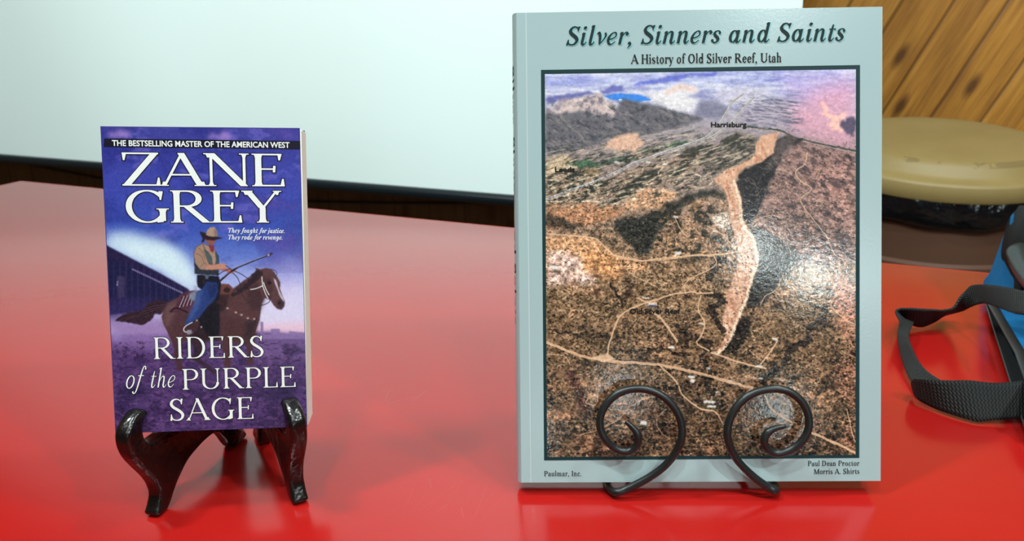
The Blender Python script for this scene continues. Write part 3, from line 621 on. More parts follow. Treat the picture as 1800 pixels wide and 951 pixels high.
# ------------------------------------------------------------------ western paperback
ZP = Pose((-0.17362, 0.44006, 0.8117, 0.13195, 0.20545, 0.04106)); ZW, ZH, ZT = 0.1064, 0.1725, 0.026
def paint_western():
    c = Canvas(172, 216, 546, 768, 1.5)
    n1, n2, n3 = c.noise(70, 45, 5, 11), c.noise(26, 18, 4, 12), c.noise(3, None, 2, 13)
    c.grad([(216, (72, 70, 158)), (260, (62, 66, 160)), (330, (66, 74, 178)), (400, (60, 84, 184)), (450, (96, 118, 206)), (500, (140, 150, 224)), (545, (186, 182, 232)), (585, (214, 186, 218)), (600, (92, 66, 128)), (680, (88, 60, 122)), (768, (70, 48, 98))])
    sky = (c.Y < 590)
    c.put(np.clip((n1-.50)*5, 0, 1)*sky*(c.Y < 480), (44, 48, 138), .55); c.put(np.clip((n1-.55)*6, 0, 1)*np.clip((c.X-380)/120, 0, 1)*sky, (122, 92, 190), .45)
    c.put(np.clip((n2-.58)*6, 0, 1)*sky*(c.Y < 420), (112, 104, 204), .55)
    for p in ([(188, 236), (210, 226), (236, 232), (224, 242), (196, 244)], [(362, 244), (372, 232), (384, 238), (396, 228), (408, 240), (400, 246)]): c.poly(p, (172, 132, 206), .75, 4, 5, 12)
    # pale cloud bank at left, brightening sky at right
    c.poly([(186, 406), (230, 410), (290, 422), (330, 450), (352, 500), (345, 520), (290, 480), (186, 440)], (202, 222, 242), .95, 9, 5, 20)
    c.poly([(215, 425), (300, 436), (340, 480), (345, 512), (290, 480), (220, 444)], (216, 236, 246), .8, 8)
    c.poly([(330, 500), (400, 470), (470, 470), (540, 440), (545, 600), (330, 600)], (192, 196, 240), .5, 14, 6, 20)
    c.poly([(440, 540), (480, 500), (545, 492), (545, 590), (440, 590)], (226, 214, 242), .75, 12)
    c.poly([(445, 572), (545, 566), (545, 592), (445, 594)], (236, 188, 210), .8, 6)
    c.poly([(496, 380), (530, 350), (545, 360), (545, 470), (500, 440)], (60, 66, 150), .35, 10, 8, 16)
    # plain and dust
    c.poly([(170, 590), (455, 584), (545, 592), (545, 770), (170, 770)], (98, 70, 132), 1, 3, 3)
    c.poly([(190, 556), (300, 560), (310, 600), (260, 625), (188, 610)], (146, 112, 176), .8, 10, 6)
    c.poly([(455, 584), (545, 590), (545, 632), (440, 632)], (112, 84, 142), .9, 6)
    c.poly([(188, 606), (300, 622), (440, 630), (545, 634), (545, 770), (188, 770)], (84, 56, 110), .75, 8, 5)
    gd = (c.Y > 600)
    c.put(np.clip((n2-.48)*5, 0, 1)*gd, (56, 38, 82), .65); c.put(np.clip((c.noise(9, 5, 3, 21)-.55)*7, 0, 1)*gd, (124, 84, 142), .5); c.put(np.clip((c.noise(5, 3, 3, 22)-.56)*7, 0, 1)*gd, (46, 30, 66), .55)
    for p in ([(450, 690), (490, 672), (520, 680), (512, 704), (470, 706)], [(200, 690), (240, 676), (262, 690), (230, 706)]): c.poly(p, (46, 34, 72), .6, 6, 6)
    for p in [[(458, 592), (458, 566), (463, 566), (463, 588), (476, 588), (476, 578), (492, 578), (492, 586), (508, 586), (508, 582), (528, 584), (545, 586), (545, 596), (458, 596)]]: c.poly(p, (136, 110, 168), .9, .8)
    # long dark barn at left
    k3 = lambda x, y: (170+x/4.135, 390+y/4.135)
    m = lambda f, pts: [f(*p) for p in pts]
    c.poly(m(k3, [(60, 168), (250, 268), (450, 372), (670, 495), (690, 640), (430, 640), (60, 680)]), (38, 36, 78), 1, 1)
    c.poly(m(k3, [(60, 168), (250, 268), (450, 372), (670, 495), (640, 508), (420, 410), (250, 330), (60, 240)]), (46, 36, 78), 1, 1.2)
    for i in range(26):
        x = 80+i*22; y = 290+max(0, (x-260))*.5; c.line([k3(x, y), k3(x+2, 640)], 2.2, (30, 30, 70) if i % 2 else (58, 52, 98), .5)
    c.line(m(k3, [(262, 345), (400, 410), (520, 468), (620, 515)]), 3.4, (146, 132, 176), .75)
    for i in range(22): x = 268+i*16; c.line([k3(x, 345+(x-262)*.475-9), k3(x+4, 345+(x-262)*.475+10)], 1, (46, 40, 80), .7)
    c.poly(m(k3, [(150, 390), (205, 395), (205, 550), (150, 560)]), (74, 62, 100), .8, 1.5); c.poly(m(k3, [(146, 430), (156, 430), (154, 466), (144, 466)]), (150, 150, 190), .8, .6)
    c.poly(m(k3, [(60, 560), (430, 560), (460, 640), (60, 720)]), (60, 48, 104), .7, 6); c.poly(m(k3, [(110, 790), (170, 800), (170, 860), (110, 860)]), (166, 146, 206), .6, 6)
    # ---- horse
    k4 = lambda x, y: (260+x/4.325, 460+y/4.325); k6 = lambda x, y: (320+x/4.135, 390+y/4.135)
    br, bd, bl = (88, 56, 62), (44, 29, 40), (126, 92, 94)
    c.poly(m(k3, [(545, 585), (500, 575), (430, 572), (370, 592), (345, 630), (300, 650), (230, 655), (160, 690), (132, 722), (200, 726), (260, 740), (330, 752), (385, 722), (425, 670), (470, 668), (500, 640)]), (62, 40, 54), 1, .8, 2, 6)
    for i in range(7): c.line(m(k3, [(500-8*i, 590+8*i), (390-10*i, 610+12*i), (300-12*i, 668+8*i), (170+10*i, 700+6*i)]), 1.3, (100, 68, 76) if i % 2 else (40, 26, 38), .6)
    body = m(k4, [(118, 372), (150, 318), (230, 270), (300, 235), (360, 225), (480, 200), (560, 180), (640, 215), (720, 150), (800, 95), (865, 60), (900, 200), (862, 330), (850, 440), (820, 530), (780, 600), (700, 625), (600, 615), (500, 600), (380, 610), (330, 598), (268, 610), (210, 640), (178, 600), (150, 540), (116, 470), (104, 420)])
    legs = [[(150, 530), (260, 590), (262, 660), (255, 740), (262, 790), (265, 830), (218, 830), (216, 780), (196, 740), (198, 660), (180, 600)], [(330, 590), (430, 590), (440, 650), (390, 740), (470, 790), (520, 840), (500, 860), (440, 810), (360, 760), (330, 735), (350, 690)],
            [(560, 600), (650, 600), (640, 680), (628, 760), (632, 800), (575, 800), (580, 740), (565, 670)], [(730, 590), (830, 540), (800, 640), (800, 720), (806, 780), (750, 790), (756, 730), (752, 660)]]
    for L, cc in zip(legs, ((82, 50, 58), (60, 40, 54), (86, 52, 58), (84, 50, 58))): c.poly(m(k4, L), cc, .95, 1)
    c.poly(body, br, 1, .8)
    c.poly(m(k4, [(118, 372), (150, 318), (230, 280), (220, 380), (170, 470), (150, 520), (116, 470)]), bl, .55, 4); c.poly(m(k4, [(300, 420), (540, 430), (540, 600), (330, 600)]), bd, .8, 4)
    c.poly(m(k4, [(560, 420), (700, 440), (790, 470), (820, 530), (780, 600), (600, 615), (560, 540)]), (84, 48, 52), .8, 4); c.poly(m(k4, [(740, 450), (850, 440), (790, 590), (740, 600)]), bd, .6, 4)
    c.poly(m(k4, [(640, 215), (740, 160), (760, 260), (700, 300), (620, 260)]), (62, 40, 46), .8, 3)
    neck = m(k6, [(330, 530), (380, 500), (440, 462), (500, 405), (545, 365), (600, 345), (640, 480), (600, 555), (575, 600), (560, 690), (470, 700), (370, 640)])
    c.poly(neck, (92, 56, 60), 1, 1); c.poly(m(k6, [(480, 480), (560, 450), (600, 555), (565, 650), (500, 640), (470, 560)]), (66, 40, 48), .75, 4)
    head = m(k6, [(545, 372), (532, 334), (572, 345), (612, 335), (650, 345), (672, 368), (694, 404), (714, 440), (712, 486), (730, 540), (748, 580), (744, 612), (722, 640), (690, 632), (664, 604), (640, 566), (612, 556), (585, 545), (560, 480)])
    c.poly(head, (96, 60, 64), 1, .7); c.poly(m(k6, [(580, 400), (640, 400), (660, 470), (650, 560), (610, 550), (585, 500)]), (78, 46, 52), .8, 2)
    c.poly(m(k6, [(664, 405), (686, 430), (700, 480), (716, 520), (738, 560), (744, 585), (728, 570), (708, 535), (694, 490), (676, 450)]), (208, 196, 214), .95, .7)
    c.poly(m(k6, [(686, 575), (720, 560), (742, 590), (730, 632), (696, 625)]), (60, 40, 56), .8, 1.2); c.poly(m(k6, [(618, 436), (640, 430), (650, 446), (630, 456)]), (26, 18, 26), 1, .6); c.poly(m(k6, [(700, 585), (716, 578), (718, 596), (704, 600)]), (20, 14, 22), 1, .5)
    mane = [(545, 350), (500, 392), (505, 410), (478, 425), (478, 440), (445, 455), (440, 475), (400, 485), (395, 505), (350, 530), (372, 545), (440, 510), (520, 450), (575, 400), (590, 360)]
    c.poly(m(k6, mane), (48, 32, 42), .95, .8, 2, 5)
    for p in ([(498, 492), (540, 484), (582, 466)], [(580, 400), (586, 460), (606, 520), (624, 556)], [(592, 440), (610, 490), (632, 530)]): c.line(m(k6, p), 1.7, (226, 222, 226), .95)
    c.line(m(k6, [(648, 345), (680, 355), (690, 380), (680, 396)]), .9, (46, 36, 60), .9); c.line(m(k6, [(548, 606), (590, 604), (630, 585), (642, 560)]), 1.2, (40, 30, 40), .9); c.line(m(k6, [(430, 505), (445, 545), (490, 590)]), 1, (50, 30, 36), .8)
    # breast strap, saddle
    c.line(m(k6, [(330, 625), (400, 665), (460, 695), (540, 710)]), 4.2, (104, 58, 56), 1); c.line(m(k6, [(540, 700), (510, 760), (470, 820)]), 3, (60, 36, 42), .9)
    for p in ((330, 628), (392, 658), (432, 676), (478, 700), (525, 705)): c.poly([(k6(*p)[0]+2.2*math.cos(a), k6(*p)[1]+1.6*math.sin(a)) for a in np.linspace(0, 6, 9)], (196, 190, 200), .9, .4)
    c.poly(m(k4, [(240, 255), (300, 225), (370, 215), (372, 290), (330, 380), (290, 385), (175, 385), (215, 330)]), (92, 52, 70), 1, .8)
    for i in range(9): c.line(m(k4, [(225+14*i, 350-3*i), (262+13*i, 268-4*i)]), 1.3, (190, 178, 190) if i % 2 else (60, 36, 54), .85, smooth=False)
    c.line(m(k4, [(172, 380), (215, 352), (300, 385)]), 3, (52, 34, 42), 1); c.poly(m(k4, [(310, 245), (350, 225), (378, 250), (360, 300), (320, 290)]), (132, 142, 160), .9, 1.2); c.poly(m(k4, [(350, 185), (372, 185), (374, 240), (352, 235)]), (150, 150, 180), .7, 1)
    c.poly(m(k6, [(245, 490), (290, 450), (340, 452), (378, 490), (350, 520), (300, 540), (250, 540)]), (118, 68, 62), 1, .8); c.poly(m(k6, [(298, 495), (325, 470), (355, 488), (340, 515), (310, 512)]), (52, 30, 36), .9, .8); c.poly(m(k6, [(240, 530), (340, 525), (330, 600), (290, 660), (250, 640)]), (62, 38, 44), 1, 1.2)
    c.poly(m(k4, [(400, 380), (500, 300), (545, 330), (545, 540), (520, 575), (450, 550), (390, 470)]), (28, 22, 36), .95, 1.5)
    # ---- rider
    c.poly(m(k6, [(110, 385), (265, 395), (285, 450), (270, 560), (235, 600), (150, 500), (112, 470)]), (28, 28, 48), 1, .8)
    c.poly(m(k6, [(140, 495), (180, 435), (255, 440), (262, 500), (240, 560), (190, 610), (130, 690), (55, 742), (14, 752), (48, 680), (95, 590), (106, 510)]), (42, 64, 128), 1, .8); c.poly(m(k6, [(180, 450), (255, 440), (250, 540), (200, 560)]), (28, 40, 92), .7, 3); c.poly(m(k6, [(110, 500), (150, 500), (120, 620), (60, 720), (40, 720)]), (80, 104, 170), .6, 3)
    c.poly(m(k6, [(20, 770), (70, 740), (100, 710), (130, 730), (110, 790), (70, 822), (30, 810)]), (74, 48, 56), 1, .8); c.line(m(k6, [(75, 730), (30, 755), (12, 780), (22, 800), (50, 795)]), 1.6, (214, 216, 224), .95); c.poly(m(k6, [(36, 786), (66, 784), (76, 808), (50, 822), (32, 812)]), (150, 146, 160), .9, .8)
    for p in ((108, 716), (140, 765), (155, 425), (155, 440)): c.poly([(k6(*p)[0]+1.5*math.cos(a), k6(*p)[1]+1.5*math.sin(a)) for a in np.linspace(0, 6, 8)], (226, 226, 230), 1, .4)
    c.poly(m(k6, [(150, 470), (110, 440), (112, 392), (160, 388), (185, 410)]), (34, 28, 42), .9, 1); c.poly(m(k6, [(165, 385), (200, 375), (190, 415), (170, 415)]), (90, 110, 124), .9, .8)
    c.poly(m(k6, [(92, 378), (86, 230), (100, 185), (150, 155), (195, 175), (240, 205), (266, 250), (268, 390), (180, 385)]), (50, 54, 66), 1, .7)
    c.poly(m(k6, [(86, 235), (102, 185), (148, 158), (172, 215), (196, 300), (186, 350), (130, 345), (96, 300)]), (170, 132, 112), 1, .7); c.poly(m(k6, [(150, 155), (190, 175), (225, 210), (240, 200), (252, 270), (240, 312), (222, 312), (205, 250), (170, 200)]), (176, 138, 120), 1, .7)
    c.poly(m(k6, [(156, 195), (192, 218), (220, 262), (222, 312), (192, 300), (172, 250)]), (84, 94, 98), 1, .7); c.poly(m(k6, [(238, 205), (262, 258), (264, 312), (244, 318), (246, 270)]), (72, 82, 88), 1, .7)
    for p in ([(100, 230), (140, 250), (160, 300)], [(120, 190), (150, 220), (165, 270)], [(130, 330), (165, 300), (180, 320)]): c.line(m(k6, p), 1.3, (128, 90, 84), .7)
    c.poly(m(k6, [(170, 345), (185, 308), (230, 312), (300, 300), (322, 312), (318, 338), (270, 345), (215, 350)]), (198, 134, 112), 1, .6); c.poly(m(k6, [(262, 345), (320, 338), (372, 345), (388, 362), (360, 376), (320, 362)]), (180, 104, 96), 1, .6)
    c.poly(m(k6, [(195, 165), (234, 172), (228, 224), (206, 214)]), (142, 54, 62), 1, .6); c.poly(m(k6, [(168, 112), (246, 122), (238, 152), (212, 170), (180, 155)]), (150, 88, 78), 1, .6); c.poly(m(k6, [(166, 104), (250, 115), (240, 136), (170, 130)]), (58, 34, 42), 1, .8)
    c.poly(m(k6, [(128, 70), (165, 78), (215, 100), (262, 108), (297, 118), (250, 130), (200, 124), (170, 118), (160, 146), (138, 150), (150, 122), (136, 92)]), (48, 36, 48), 1, .6)
    c.poly(m(k6, [(172, 94), (184, 58), (206, 38), (236, 37), (252, 62), (258, 104), (225, 108), (195, 104)]), (178, 146, 126), 1, .6); c.poly(m(k6, [(230, 40), (252, 62), (258, 104), (236, 104)]), (128, 100, 98), .7, 1.5)
    c.line(m(k6, [(278, 428), (340, 372), (400, 334)]), 3.4, (58, 38, 44), 1, smooth=False); c.line(m(k6, [(385, 340), (520, 284), (628, 244), (655, 230)]), 2.4, (58, 44, 60), 1, smooth=False, w1=1.6); c.line(m(k6, [(385, 334), (520, 278), (625, 238)]), .8, (170, 160, 190), .8, smooth=False); c.line(m(k6, [(300, 400), (350, 362)]), 1, (150, 140, 170), .8)
    c.poly(m(k6, [(610, 244), (650, 224), (662, 226), (640, 250), (618, 254)]), (66, 50, 66), 1, .5); c.poly(m(k6, [(622, 238), (634, 234), (634, 246), (624, 250)]), (224, 214, 226), 1, .4)
    c.line(m(k6, [(318, 318), (362, 346), (430, 380), (490, 420)]), 1.1, (40, 32, 50), .95); c.line(m(k6, [(368, 372), (398, 400), (418, 440), (425, 475)]), 1.1, (40, 32, 50), .95); c.line(m(k6, [(255, 390), (300, 360), (350, 340)]), 1.2, (44, 32, 44), .9)
    c.img += ((n3-.5)*14)[..., None]
    # bottom band of the picture fades out of the dust over the legs
    g_ = c.img.mean(2, keepdims=True); c.img = np.clip(((c.img*.88+g_*.12)-128)*1.05+122, 0, 255)
    c.put(np.clip((c.Y-622)/50, 0, 1)*np.clip((690-c.Y)/30, 0, 1)*np.clip((n2-.35)*3, 0, 1), (92, 62, 118), .42)
    return c
zb = empty('paperback_book', ZP.m, 'small purple western paperback with a horseman on its cover, on the black wooden stand', 'book')
M_ZCOV = plain('glossy_card', rgb(70, 62, 130), 0.3)
M_ZART = mat_vcol('printed_western_art', 0.27, (160, 0.05, 0.002))
M_ZPAG = mat_pages(1, rgb(222, 226, 214), rgb(246, 250, 238), 0.00035)
M_WHITE = plain('white_ink', rgb(238, 240, 236), 0.35)
M_INKDK = plain('dark_ink', rgb(20, 18, 42), 0.5, 0.25)
fc = box('front_cover', (-ZW/2, 0, 0), (ZW/2, 0.0005, ZH), M_ZCOV, zb)
box('page_block', (-ZW/2+.0015, 0.0006, 0.0006), (ZW/2+.0006, ZT-.0006, ZH-.0010), M_ZPAG, zb, 0.0004, 1)
box('back_cover', (-ZW/2, ZT-.0005, 0), (ZW/2, ZT, ZH), plain('back_card', rgb(60, 50, 110), 0.35), zb)
V = []; Fc = []; prof = [(-ZW/2-.0002, 0.0)]+[(-ZW/2-.0002-.0012*math.sin(math.pi*k/8), ZT*k/8) for k in range(1, 8)]+[(-ZW/2-.0002, ZT), (-ZW/2+.0014, ZT-.0006), (-ZW/2+.0014, 0.0006)]
for x, y in prof: V += [(x, y, 0), (x, y, ZH)]
n = len(prof)
for i in range(n): j = (i+1) % n; Fc.append((2*i, 2*j, 2*j+1, 2*i+1))
Fc += [tuple(2*i for i in range(n)), tuple(2*i+1 for i in range(n))]
me = mesh('spine', V, Fc, plain('spine_card', rgb(52, 44, 104), 0.3)); fix_normals(me); sharp(me); add('spine', me, zb)
e = 0.0002
picture('cover_picture', ZP, [(-ZW/2+e, ZH-e*2), (ZW/2-e, ZH-e*2), (ZW/2-e, e), (-ZW/2+e, e)], paint_western(), 480, 760, -.00012, M_ZART, fc)
def quad_mesh(pose, pts, y): return [(lambda q: (q[0], y, q[2]))(pose.local(*p)) for p in pts]
add('title_banner', mesh('title_banner', quad_mesh(ZP, [(183.5, 243.4), (527.4, 247.8), (527.4, 262.6), (182.2, 258.2)], -.00022), [(0, 3, 2, 1)], plain('banner_ink', rgb(22, 20, 40), 0.3)), fc)
lt = Lettering(ZP); ZM = [M_WHITE, M_INKDK]
FZ = Face(.128, .046, .030, .070); FR = Face(.112, .040, .030, .070); FRI = Face(.10, .035, .03, .07, italic=True, xh=.62); FT = Face(.17, .085, .06, .07, italic=True, xh=.66)
lt.sans('THE BESTSELLING MASTER OF THE AMERICAN WEST', (197.4, 256.3), (509.3, 259.8), 10.0, bold=0.022); lt.build('banner_lettering', ZM, fc)
def word(name, st, f, a, b, cap, **k):
    lt.serif(st, f, a, b, cap, **k); lt.serif(st, f, a, b, cap, y=-.00026, mi=1, grow=.022, **k); lt.build(name, ZM, fc)
word('author_lettering', 'ZANE', FZ, (215.5, 326.3), (500.8, 327.6), 58.3, track=-.05)
word('author_lettering', 'GREY', FZ, (222.4, 391.2), (495.8, 391.2), 57, track=-.04)
word('title_lettering', 'RIDERS', FR, (271, 631.0), (463.8, 627.2), 37.8, track=.03)
word('title_lettering', 'of', FRI, (220, 682.8), (251, 681.6), 36, slant=.24)
word('title_lettering', 'the', FRI, (263, 681.4), (305.4, 680.2), 33, slant=.20)
word('title_lettering', 'PURPLE', FR, (321.6, 684.8), (520, 679.6), 36.2, track=.03)
word('title_lettering', 'SAGE', FR, (299.7, 739.6), (446.2, 735.6), 38.5, track=.03)
lt.serif('They fought for justice.', FT, (399.8, 408.9), (500.0, 409.6), 8.2, slant=.22, track=.03); lt.build('tagline_lettering', ZM, fc)
lt.serif('They rode for revenge.', FT, (399.8, 420.9), (496.4, 421.3), 8.2, slant=.22, track=.03); lt.build('tagline_lettering', ZM, fc)

# wooden display stand under it
ZLIFT = TABLE_Z
OUT = [(1.3, 66.0), (-.6, 64.4), (-3.2, 61.9), (-4.6, 58.3), (-4.6, 54.2), (-3.3, 50.9), (-.8, 48.6), (2.9, 47.6), (11, 47.4), (20, 45.8), (27.2, 44.4), (29.9, 46.2), (31.5, 52), (35.5, 70), (41, 96), (45.5, 116), (49, 124), (53, 126.5), (57.5, 124), (62, 110), (70, 78), (79, 44), (89, 14), (94.5, 4), (93.5, .8), (89, 0), (81, 0), (76.5, 3), (71.5, 11.5), (66, 18.5), (60, 21.4), (51.8, 22.1), (42, 21.4), (30.8, 19.2), (22.2, 14.7), (15.3, 9.6), (10, 4.2), (6.3, 1.0), (2.5, 0), (-2, .5), (-4.9, 3.0), (-2.2, 7.3), (.4, 12.5), (-.3, 18.6), (-3.6, 26.2), (-10, 36.2), (-15.9, 46), (-18.2, 54), (-17.8, 60.6), (-14.8, 64.6), (-9.8, 67.8), (-4.4, 69.6), (-.4, 69.0)]
def easel_panel(name, A, B, side, parent, th=0.0098, rr=0.0026):
    A, B = np.array(A), np.array(B); d = (B-A)/np.linalg.norm(B-A); nrm = np.array([d[1], -d[0]])*side
    P = crom(np.array(OUT)/1000.0, 3, True); m = len(P)
    tn = np.roll(P, -1, 0)-np.roll(P, 1, 0); tn /= np.linalg.norm(tn, axis=1)[:, None]; ar = np.sum(P[:, 0]*np.roll(P[:, 1], -1)-np.roll(P[:, 0], -1)*P[:, 1])
    inw = np.column_stack([-tn[:, 1], tn[:, 0]])*np.sign(ar)
    rings = [(rr*(1-math.cos(a)), rr*(1-math.sin(a))) for a in np.linspace(0, math.pi/2, 4)]      # (depth-from-face handled below)
    prof = [(rr*(1-math.sin(a)), rr*(1-math.cos(a))) for a in np.linspace(0, math.pi/2, 5)]
    prof = prof + [(i, th-dd) for i, dd in reversed(prof)]
    lim = np.full(m, rr)
    for i in range(m):
        while lim[i] > 1e-5 and np.min(np.linalg.norm(P+0-(P[i]+inw[i]*lim[i]), axis=1)) < .93*lim[i]: lim[i] *= .9
    for _ in range(3): lim = np.minimum(lim, (np.roll(lim, 1)+lim+np.roll(lim, -1))/3)
    V = []; Fc = []; k = len(prof)
    for ins, dep in prof:
        Q = P+inw*(ins*lim/rr)[:, None]; Q[:, 1] = np.maximum(Q[:, 1], 0)
        for s_, z_ in Q: V.append((A[0]+d[0]*s_+nrm[0]*dep, A[1]+d[1]*s_+nrm[1]*dep, ZLIFT+z_))
    for i in range(k-1):
        for j in range(m): Fc.append((i*m+j, i*m+(j+1) % m, (i+1)*m+(j+1) % m, (i+1)*m+j))
    from mathutils.geometry import tessellate_polygon
    Q = P+inw*lim[:, None]; Q[:, 1] = np.maximum(Q[:, 1], 0)
    for tri in tessellate_polygon([[Vector((a_, b_, 0)) for a_, b_ in Q]]): Fc += [tuple(tri), tuple((k-1)*m+j for j in tri)]
    me = mesh(name, V, Fc, M_LACQ); bm = bmesh.new(); bm.from_mesh(me)
    bmesh.ops.recalc_face_normals(bm, faces=bm.faces); bm.to_mesh(me); bm.free(); sharp(me, 50)
    return add(name, me, parent)
zs = tag(bpy.data.objects.new('book_stand', None), 'black lacquered wooden folding display stand holding the small western paperback', 'book stand'); COL.objects.link(zs)
zs.location = (-0.178, 0.47, TABLE_Z); zs.empty_display_size = .05; bpy.context.view_layer.update()
INVZ = Matrix.Translation((0.178, -0.47, -TABLE_Z))
for sd, A, B in ((-1, (-.2065, .4335), (-.1855, .5185)), (1, (-.1341, .4432), (-.1765, .5185))):
    o = easel_panel('side_panel', A, B, sd, zs); o.data.transform(INVZ)
for z in (0.030, 0.085):
    o = tube('hinge', [(-.1806, .5255-(z-.03)*.30, TABLE_Z+z), (-.1806, .5255-(z-.03)*.30-.005, TABLE_Z+z+.018)], 0.0030, M_BRASS, zs, 12); o.data.transform(INVZ)

# ------------------------------------------------------------------ large grey history book
SP = Pose((0.1107, 0.44666, 0.76925, -0.02271, 0.27944, -0.00435)); SW_, SH_, ST_ = 0.2150, 0.2800, 0.0150
def paint_aerial():
    c = Canvas(944, 110, 1520, 816, 1.35)
    c5 = lambda x, y: (930+x/2.717, 110+y/2.717); c6 = lambda x, y: (930+x/2.503, 440+y/2.503)
    m5 = lambda *p: [c5(*q) for q in p]; m6 = lambda *p: [c6(*q) for q in p]
    c.grad([(110, (186, 190, 222)), (150, (184, 186, 212)), (185, (176, 172, 188)), (215, (164, 154, 162)), (255, (152, 138, 138)), (320, (152, 132, 122)), (420, (154, 124, 102)), (500, (150, 122, 96)), (600, (136, 108, 84)), (700, (124, 96, 76)), (816, (116, 88, 70))])
    fine, mid, big = c.noise(3.2, 2.6, 3, 31), c.noise(14, 8, 4, 32), c.noise(60, 36, 4, 33)
    streak = c.noise(34, 5, 4, 34); gr = c.noise(1.6, 1.6, 2, 35)
    far = np.clip((230-c.Y)/60, 0, 1)
    c.put(np.clip((streak-.5)*5, 0, 1)*far, (136, 138, 190), .6); c.put(np.clip((.46-streak)*6, 0, 1)*far, (220, 216, 226), .6)
    c.poly(m5((1180, 60), (1560, 40), (1560, 200), (1250, 190)), (186, 156, 206), .5, 14); c.poly(m5((1380, 130), (1560, 90), (1560, 420), (1420, 400), (1250, 330), (1220, 240)), (216, 158, 176), .75, 14, 6, 30)
    c.poly(m5((490, 104), (560, 84), (640, 72), (700, 58), (780, 52), (900, 48), (890, 64), (760, 66), (700, 82), (640, 96), (520, 112)), (104, 112, 192), .9, 1.5, 4, 9); c.poly(m5((80, 80), (240, 70), (420, 90), (300, 104), (100, 110)), (142, 146, 206), .6, 3, 4)
    c.poly(m5((1090, 88), (1180, 78), (1240, 82), (1160, 94)), (118, 118, 190), .8, 1.5, 3); c.poly(m5((560, 140), (700, 108), (800, 118), (806, 170), (790, 232), (730, 244), (640, 214), (590, 185)), (222, 216, 218), .9, 4, 5)
    c.poly(m5((640, 140), (720, 100), (800, 126), (796, 140), (730, 130), (650, 152)), (222, 190, 178), .8, 2, 3); c.poly(m5((740, 160), (830, 140), (880, 160), (960, 150), (900, 190), (800, 175)), (134, 134, 174), .85, 2, 5)
    c.poly(m5((80, 172), (150, 158), (200, 148), (250, 142), (285, 134), (304, 150), (240, 164), (150, 188), (80, 192)), (104, 106, 160), .95, 1.2, 4, 8); c.poly(m5((340, 132), (400, 114), (440, 110), (458, 136), (400, 146), (340, 148)), (110, 112, 174), .95, 1.2, 4, 8)
    c.poly(m5((352, 156), (440, 148), (500, 152), (545, 160), (586, 178), (548, 186), (520, 191), (440, 182), (390, 176)), (72, 132, 212), 1, .8, 2, 8); c.poly(m5((428, 175), (445, 174), (445, 181), (428, 181)), (236, 240, 246), .9, .3)
    c.poly(m5((80, 240), (130, 200), (180, 178), (250, 160), (330, 148), (400, 190), (424, 232), (410, 262), (300, 244), (180, 250), (80, 262)), (190, 170, 168), .95, 2, 5); 
    mk = c.mask(m5((80, 190), (330, 148), (424, 232), (400, 262), (80, 262)), 3); c.put(mk*np.clip((c.noise(7, 9, 4, 41, .6, .7)-.5)*7, 0, 1), (108, 104, 118), .75); c.put(mk*np.clip((.46-c.noise(7, 9, 4, 41, .6, .7))*7, 0, 1), (226, 204, 196), .6)
    c.poly(m5((80, 244), (160, 238), (260, 236), (330, 240), (400, 262), (420, 230), (440, 180), (520, 184), (640, 216), (740, 244), (830, 264), (760, 300), (690, 316), (560, 336), (480, 346), (380, 366), (310, 400), (230, 414), (150, 430), (80, 448)), (104, 102, 108), .96, 2.5, 5)
    mk = c.mask(m5((80, 240), (330, 230), (440, 180), (640, 216), (830, 264), (560, 340), (380, 370), (230, 414), (80, 448)), 4); c.put(mk*np.clip((c.noise(9, 5, 4, 42, .6, .5)-.5)*6, 0, 1), (74, 76, 82), .75); c.put(mk*np.clip((c.noise(16, 6, 4, 43, .6, .5)-.56)*6, 0, 1), (146, 136, 136), .6)
    c.line(m5((150, 250), (180, 290), (240, 340), (270, 380)), 4, (150, 140, 138), .5, 4); c.poly(m5((150, 170), (110, 210), (90, 236), (130, 230), (210, 190)), (160, 146, 156), .5, 3)
    c.poly(m5((790, 240), (820, 190), (920, 190), (960, 220), (920, 262), (830, 266)), (120, 118, 138), .85, 3, 5); c.poly(m5((870, 190), (900, 130), (1060, 110), (1180, 130), (1120, 180), (1000, 200), (930, 180)), (208, 200, 210), .7, 5, 6)
    c.poly(m5((1000, 200), (1200, 180), (1260, 250), (1240, 320), (1040, 300)), (172, 160, 172), .7, 6, 5)
    mk = c.mask(m5((960, 160), (1300, 150), (1300, 330), (1040, 320)), 8); c.put(mk*np.clip((c.noise(26, 4, 4, 44, .6, .1)-.52)*6, 0, 1), (112, 108, 126), .75); c.put(mk*np.clip((c.noise(12, 2, 4, 87, .6, .1)-.56)*9, 0, 1), (84, 84, 102), .6)
    c.poly(m5((1385, 190), (1420, 200), (1430, 240), (1470, 260), (1500, 230), (1520, 240), (1480, 300), (1500, 330), (1440, 320), (1440, 270), (1400, 240)), (244, 190, 176), .9, 1.5, 6, 8); c.poly(m5((1480, 300), (1510, 265), (1560, 262), (1560, 350), (1520, 345)), (84, 80, 100), .9, 1.2, 6, 8)
    # fields and the town strip at left
    c.poly(m5((358, 402), (400, 370), (434, 348), (520, 338), (548, 386), (500, 424), (420, 420)), (212, 170, 148), .95, 2, 4); c.poly(m5((80, 462), (170, 444), (240, 480), (190, 520), (80, 560)), (206, 180, 148), .9, 2.5, 5)
    for p, cc in (([(196, 484), (280, 462), (340, 494), (240, 504)], (78, 104, 82)), ([(300, 480), (400, 456), (500, 442), (520, 462), (400, 486), (340, 496)], (88, 100, 88)), ([(640, 400), (700, 374), (770, 378), (740, 402), (660, 412)], (84, 104, 88)), ([(500, 420), (600, 400), (640, 420), (560, 440)], (96, 96, 84)), ([(240, 510), (340, 500), (330, 540), (260, 540)], (150, 126, 100)), ([(480, 440), (600, 440), (660, 450), (540, 474)], (150, 128, 112))): c.poly(m5(*p), cc, .92, 1, 4, 8)
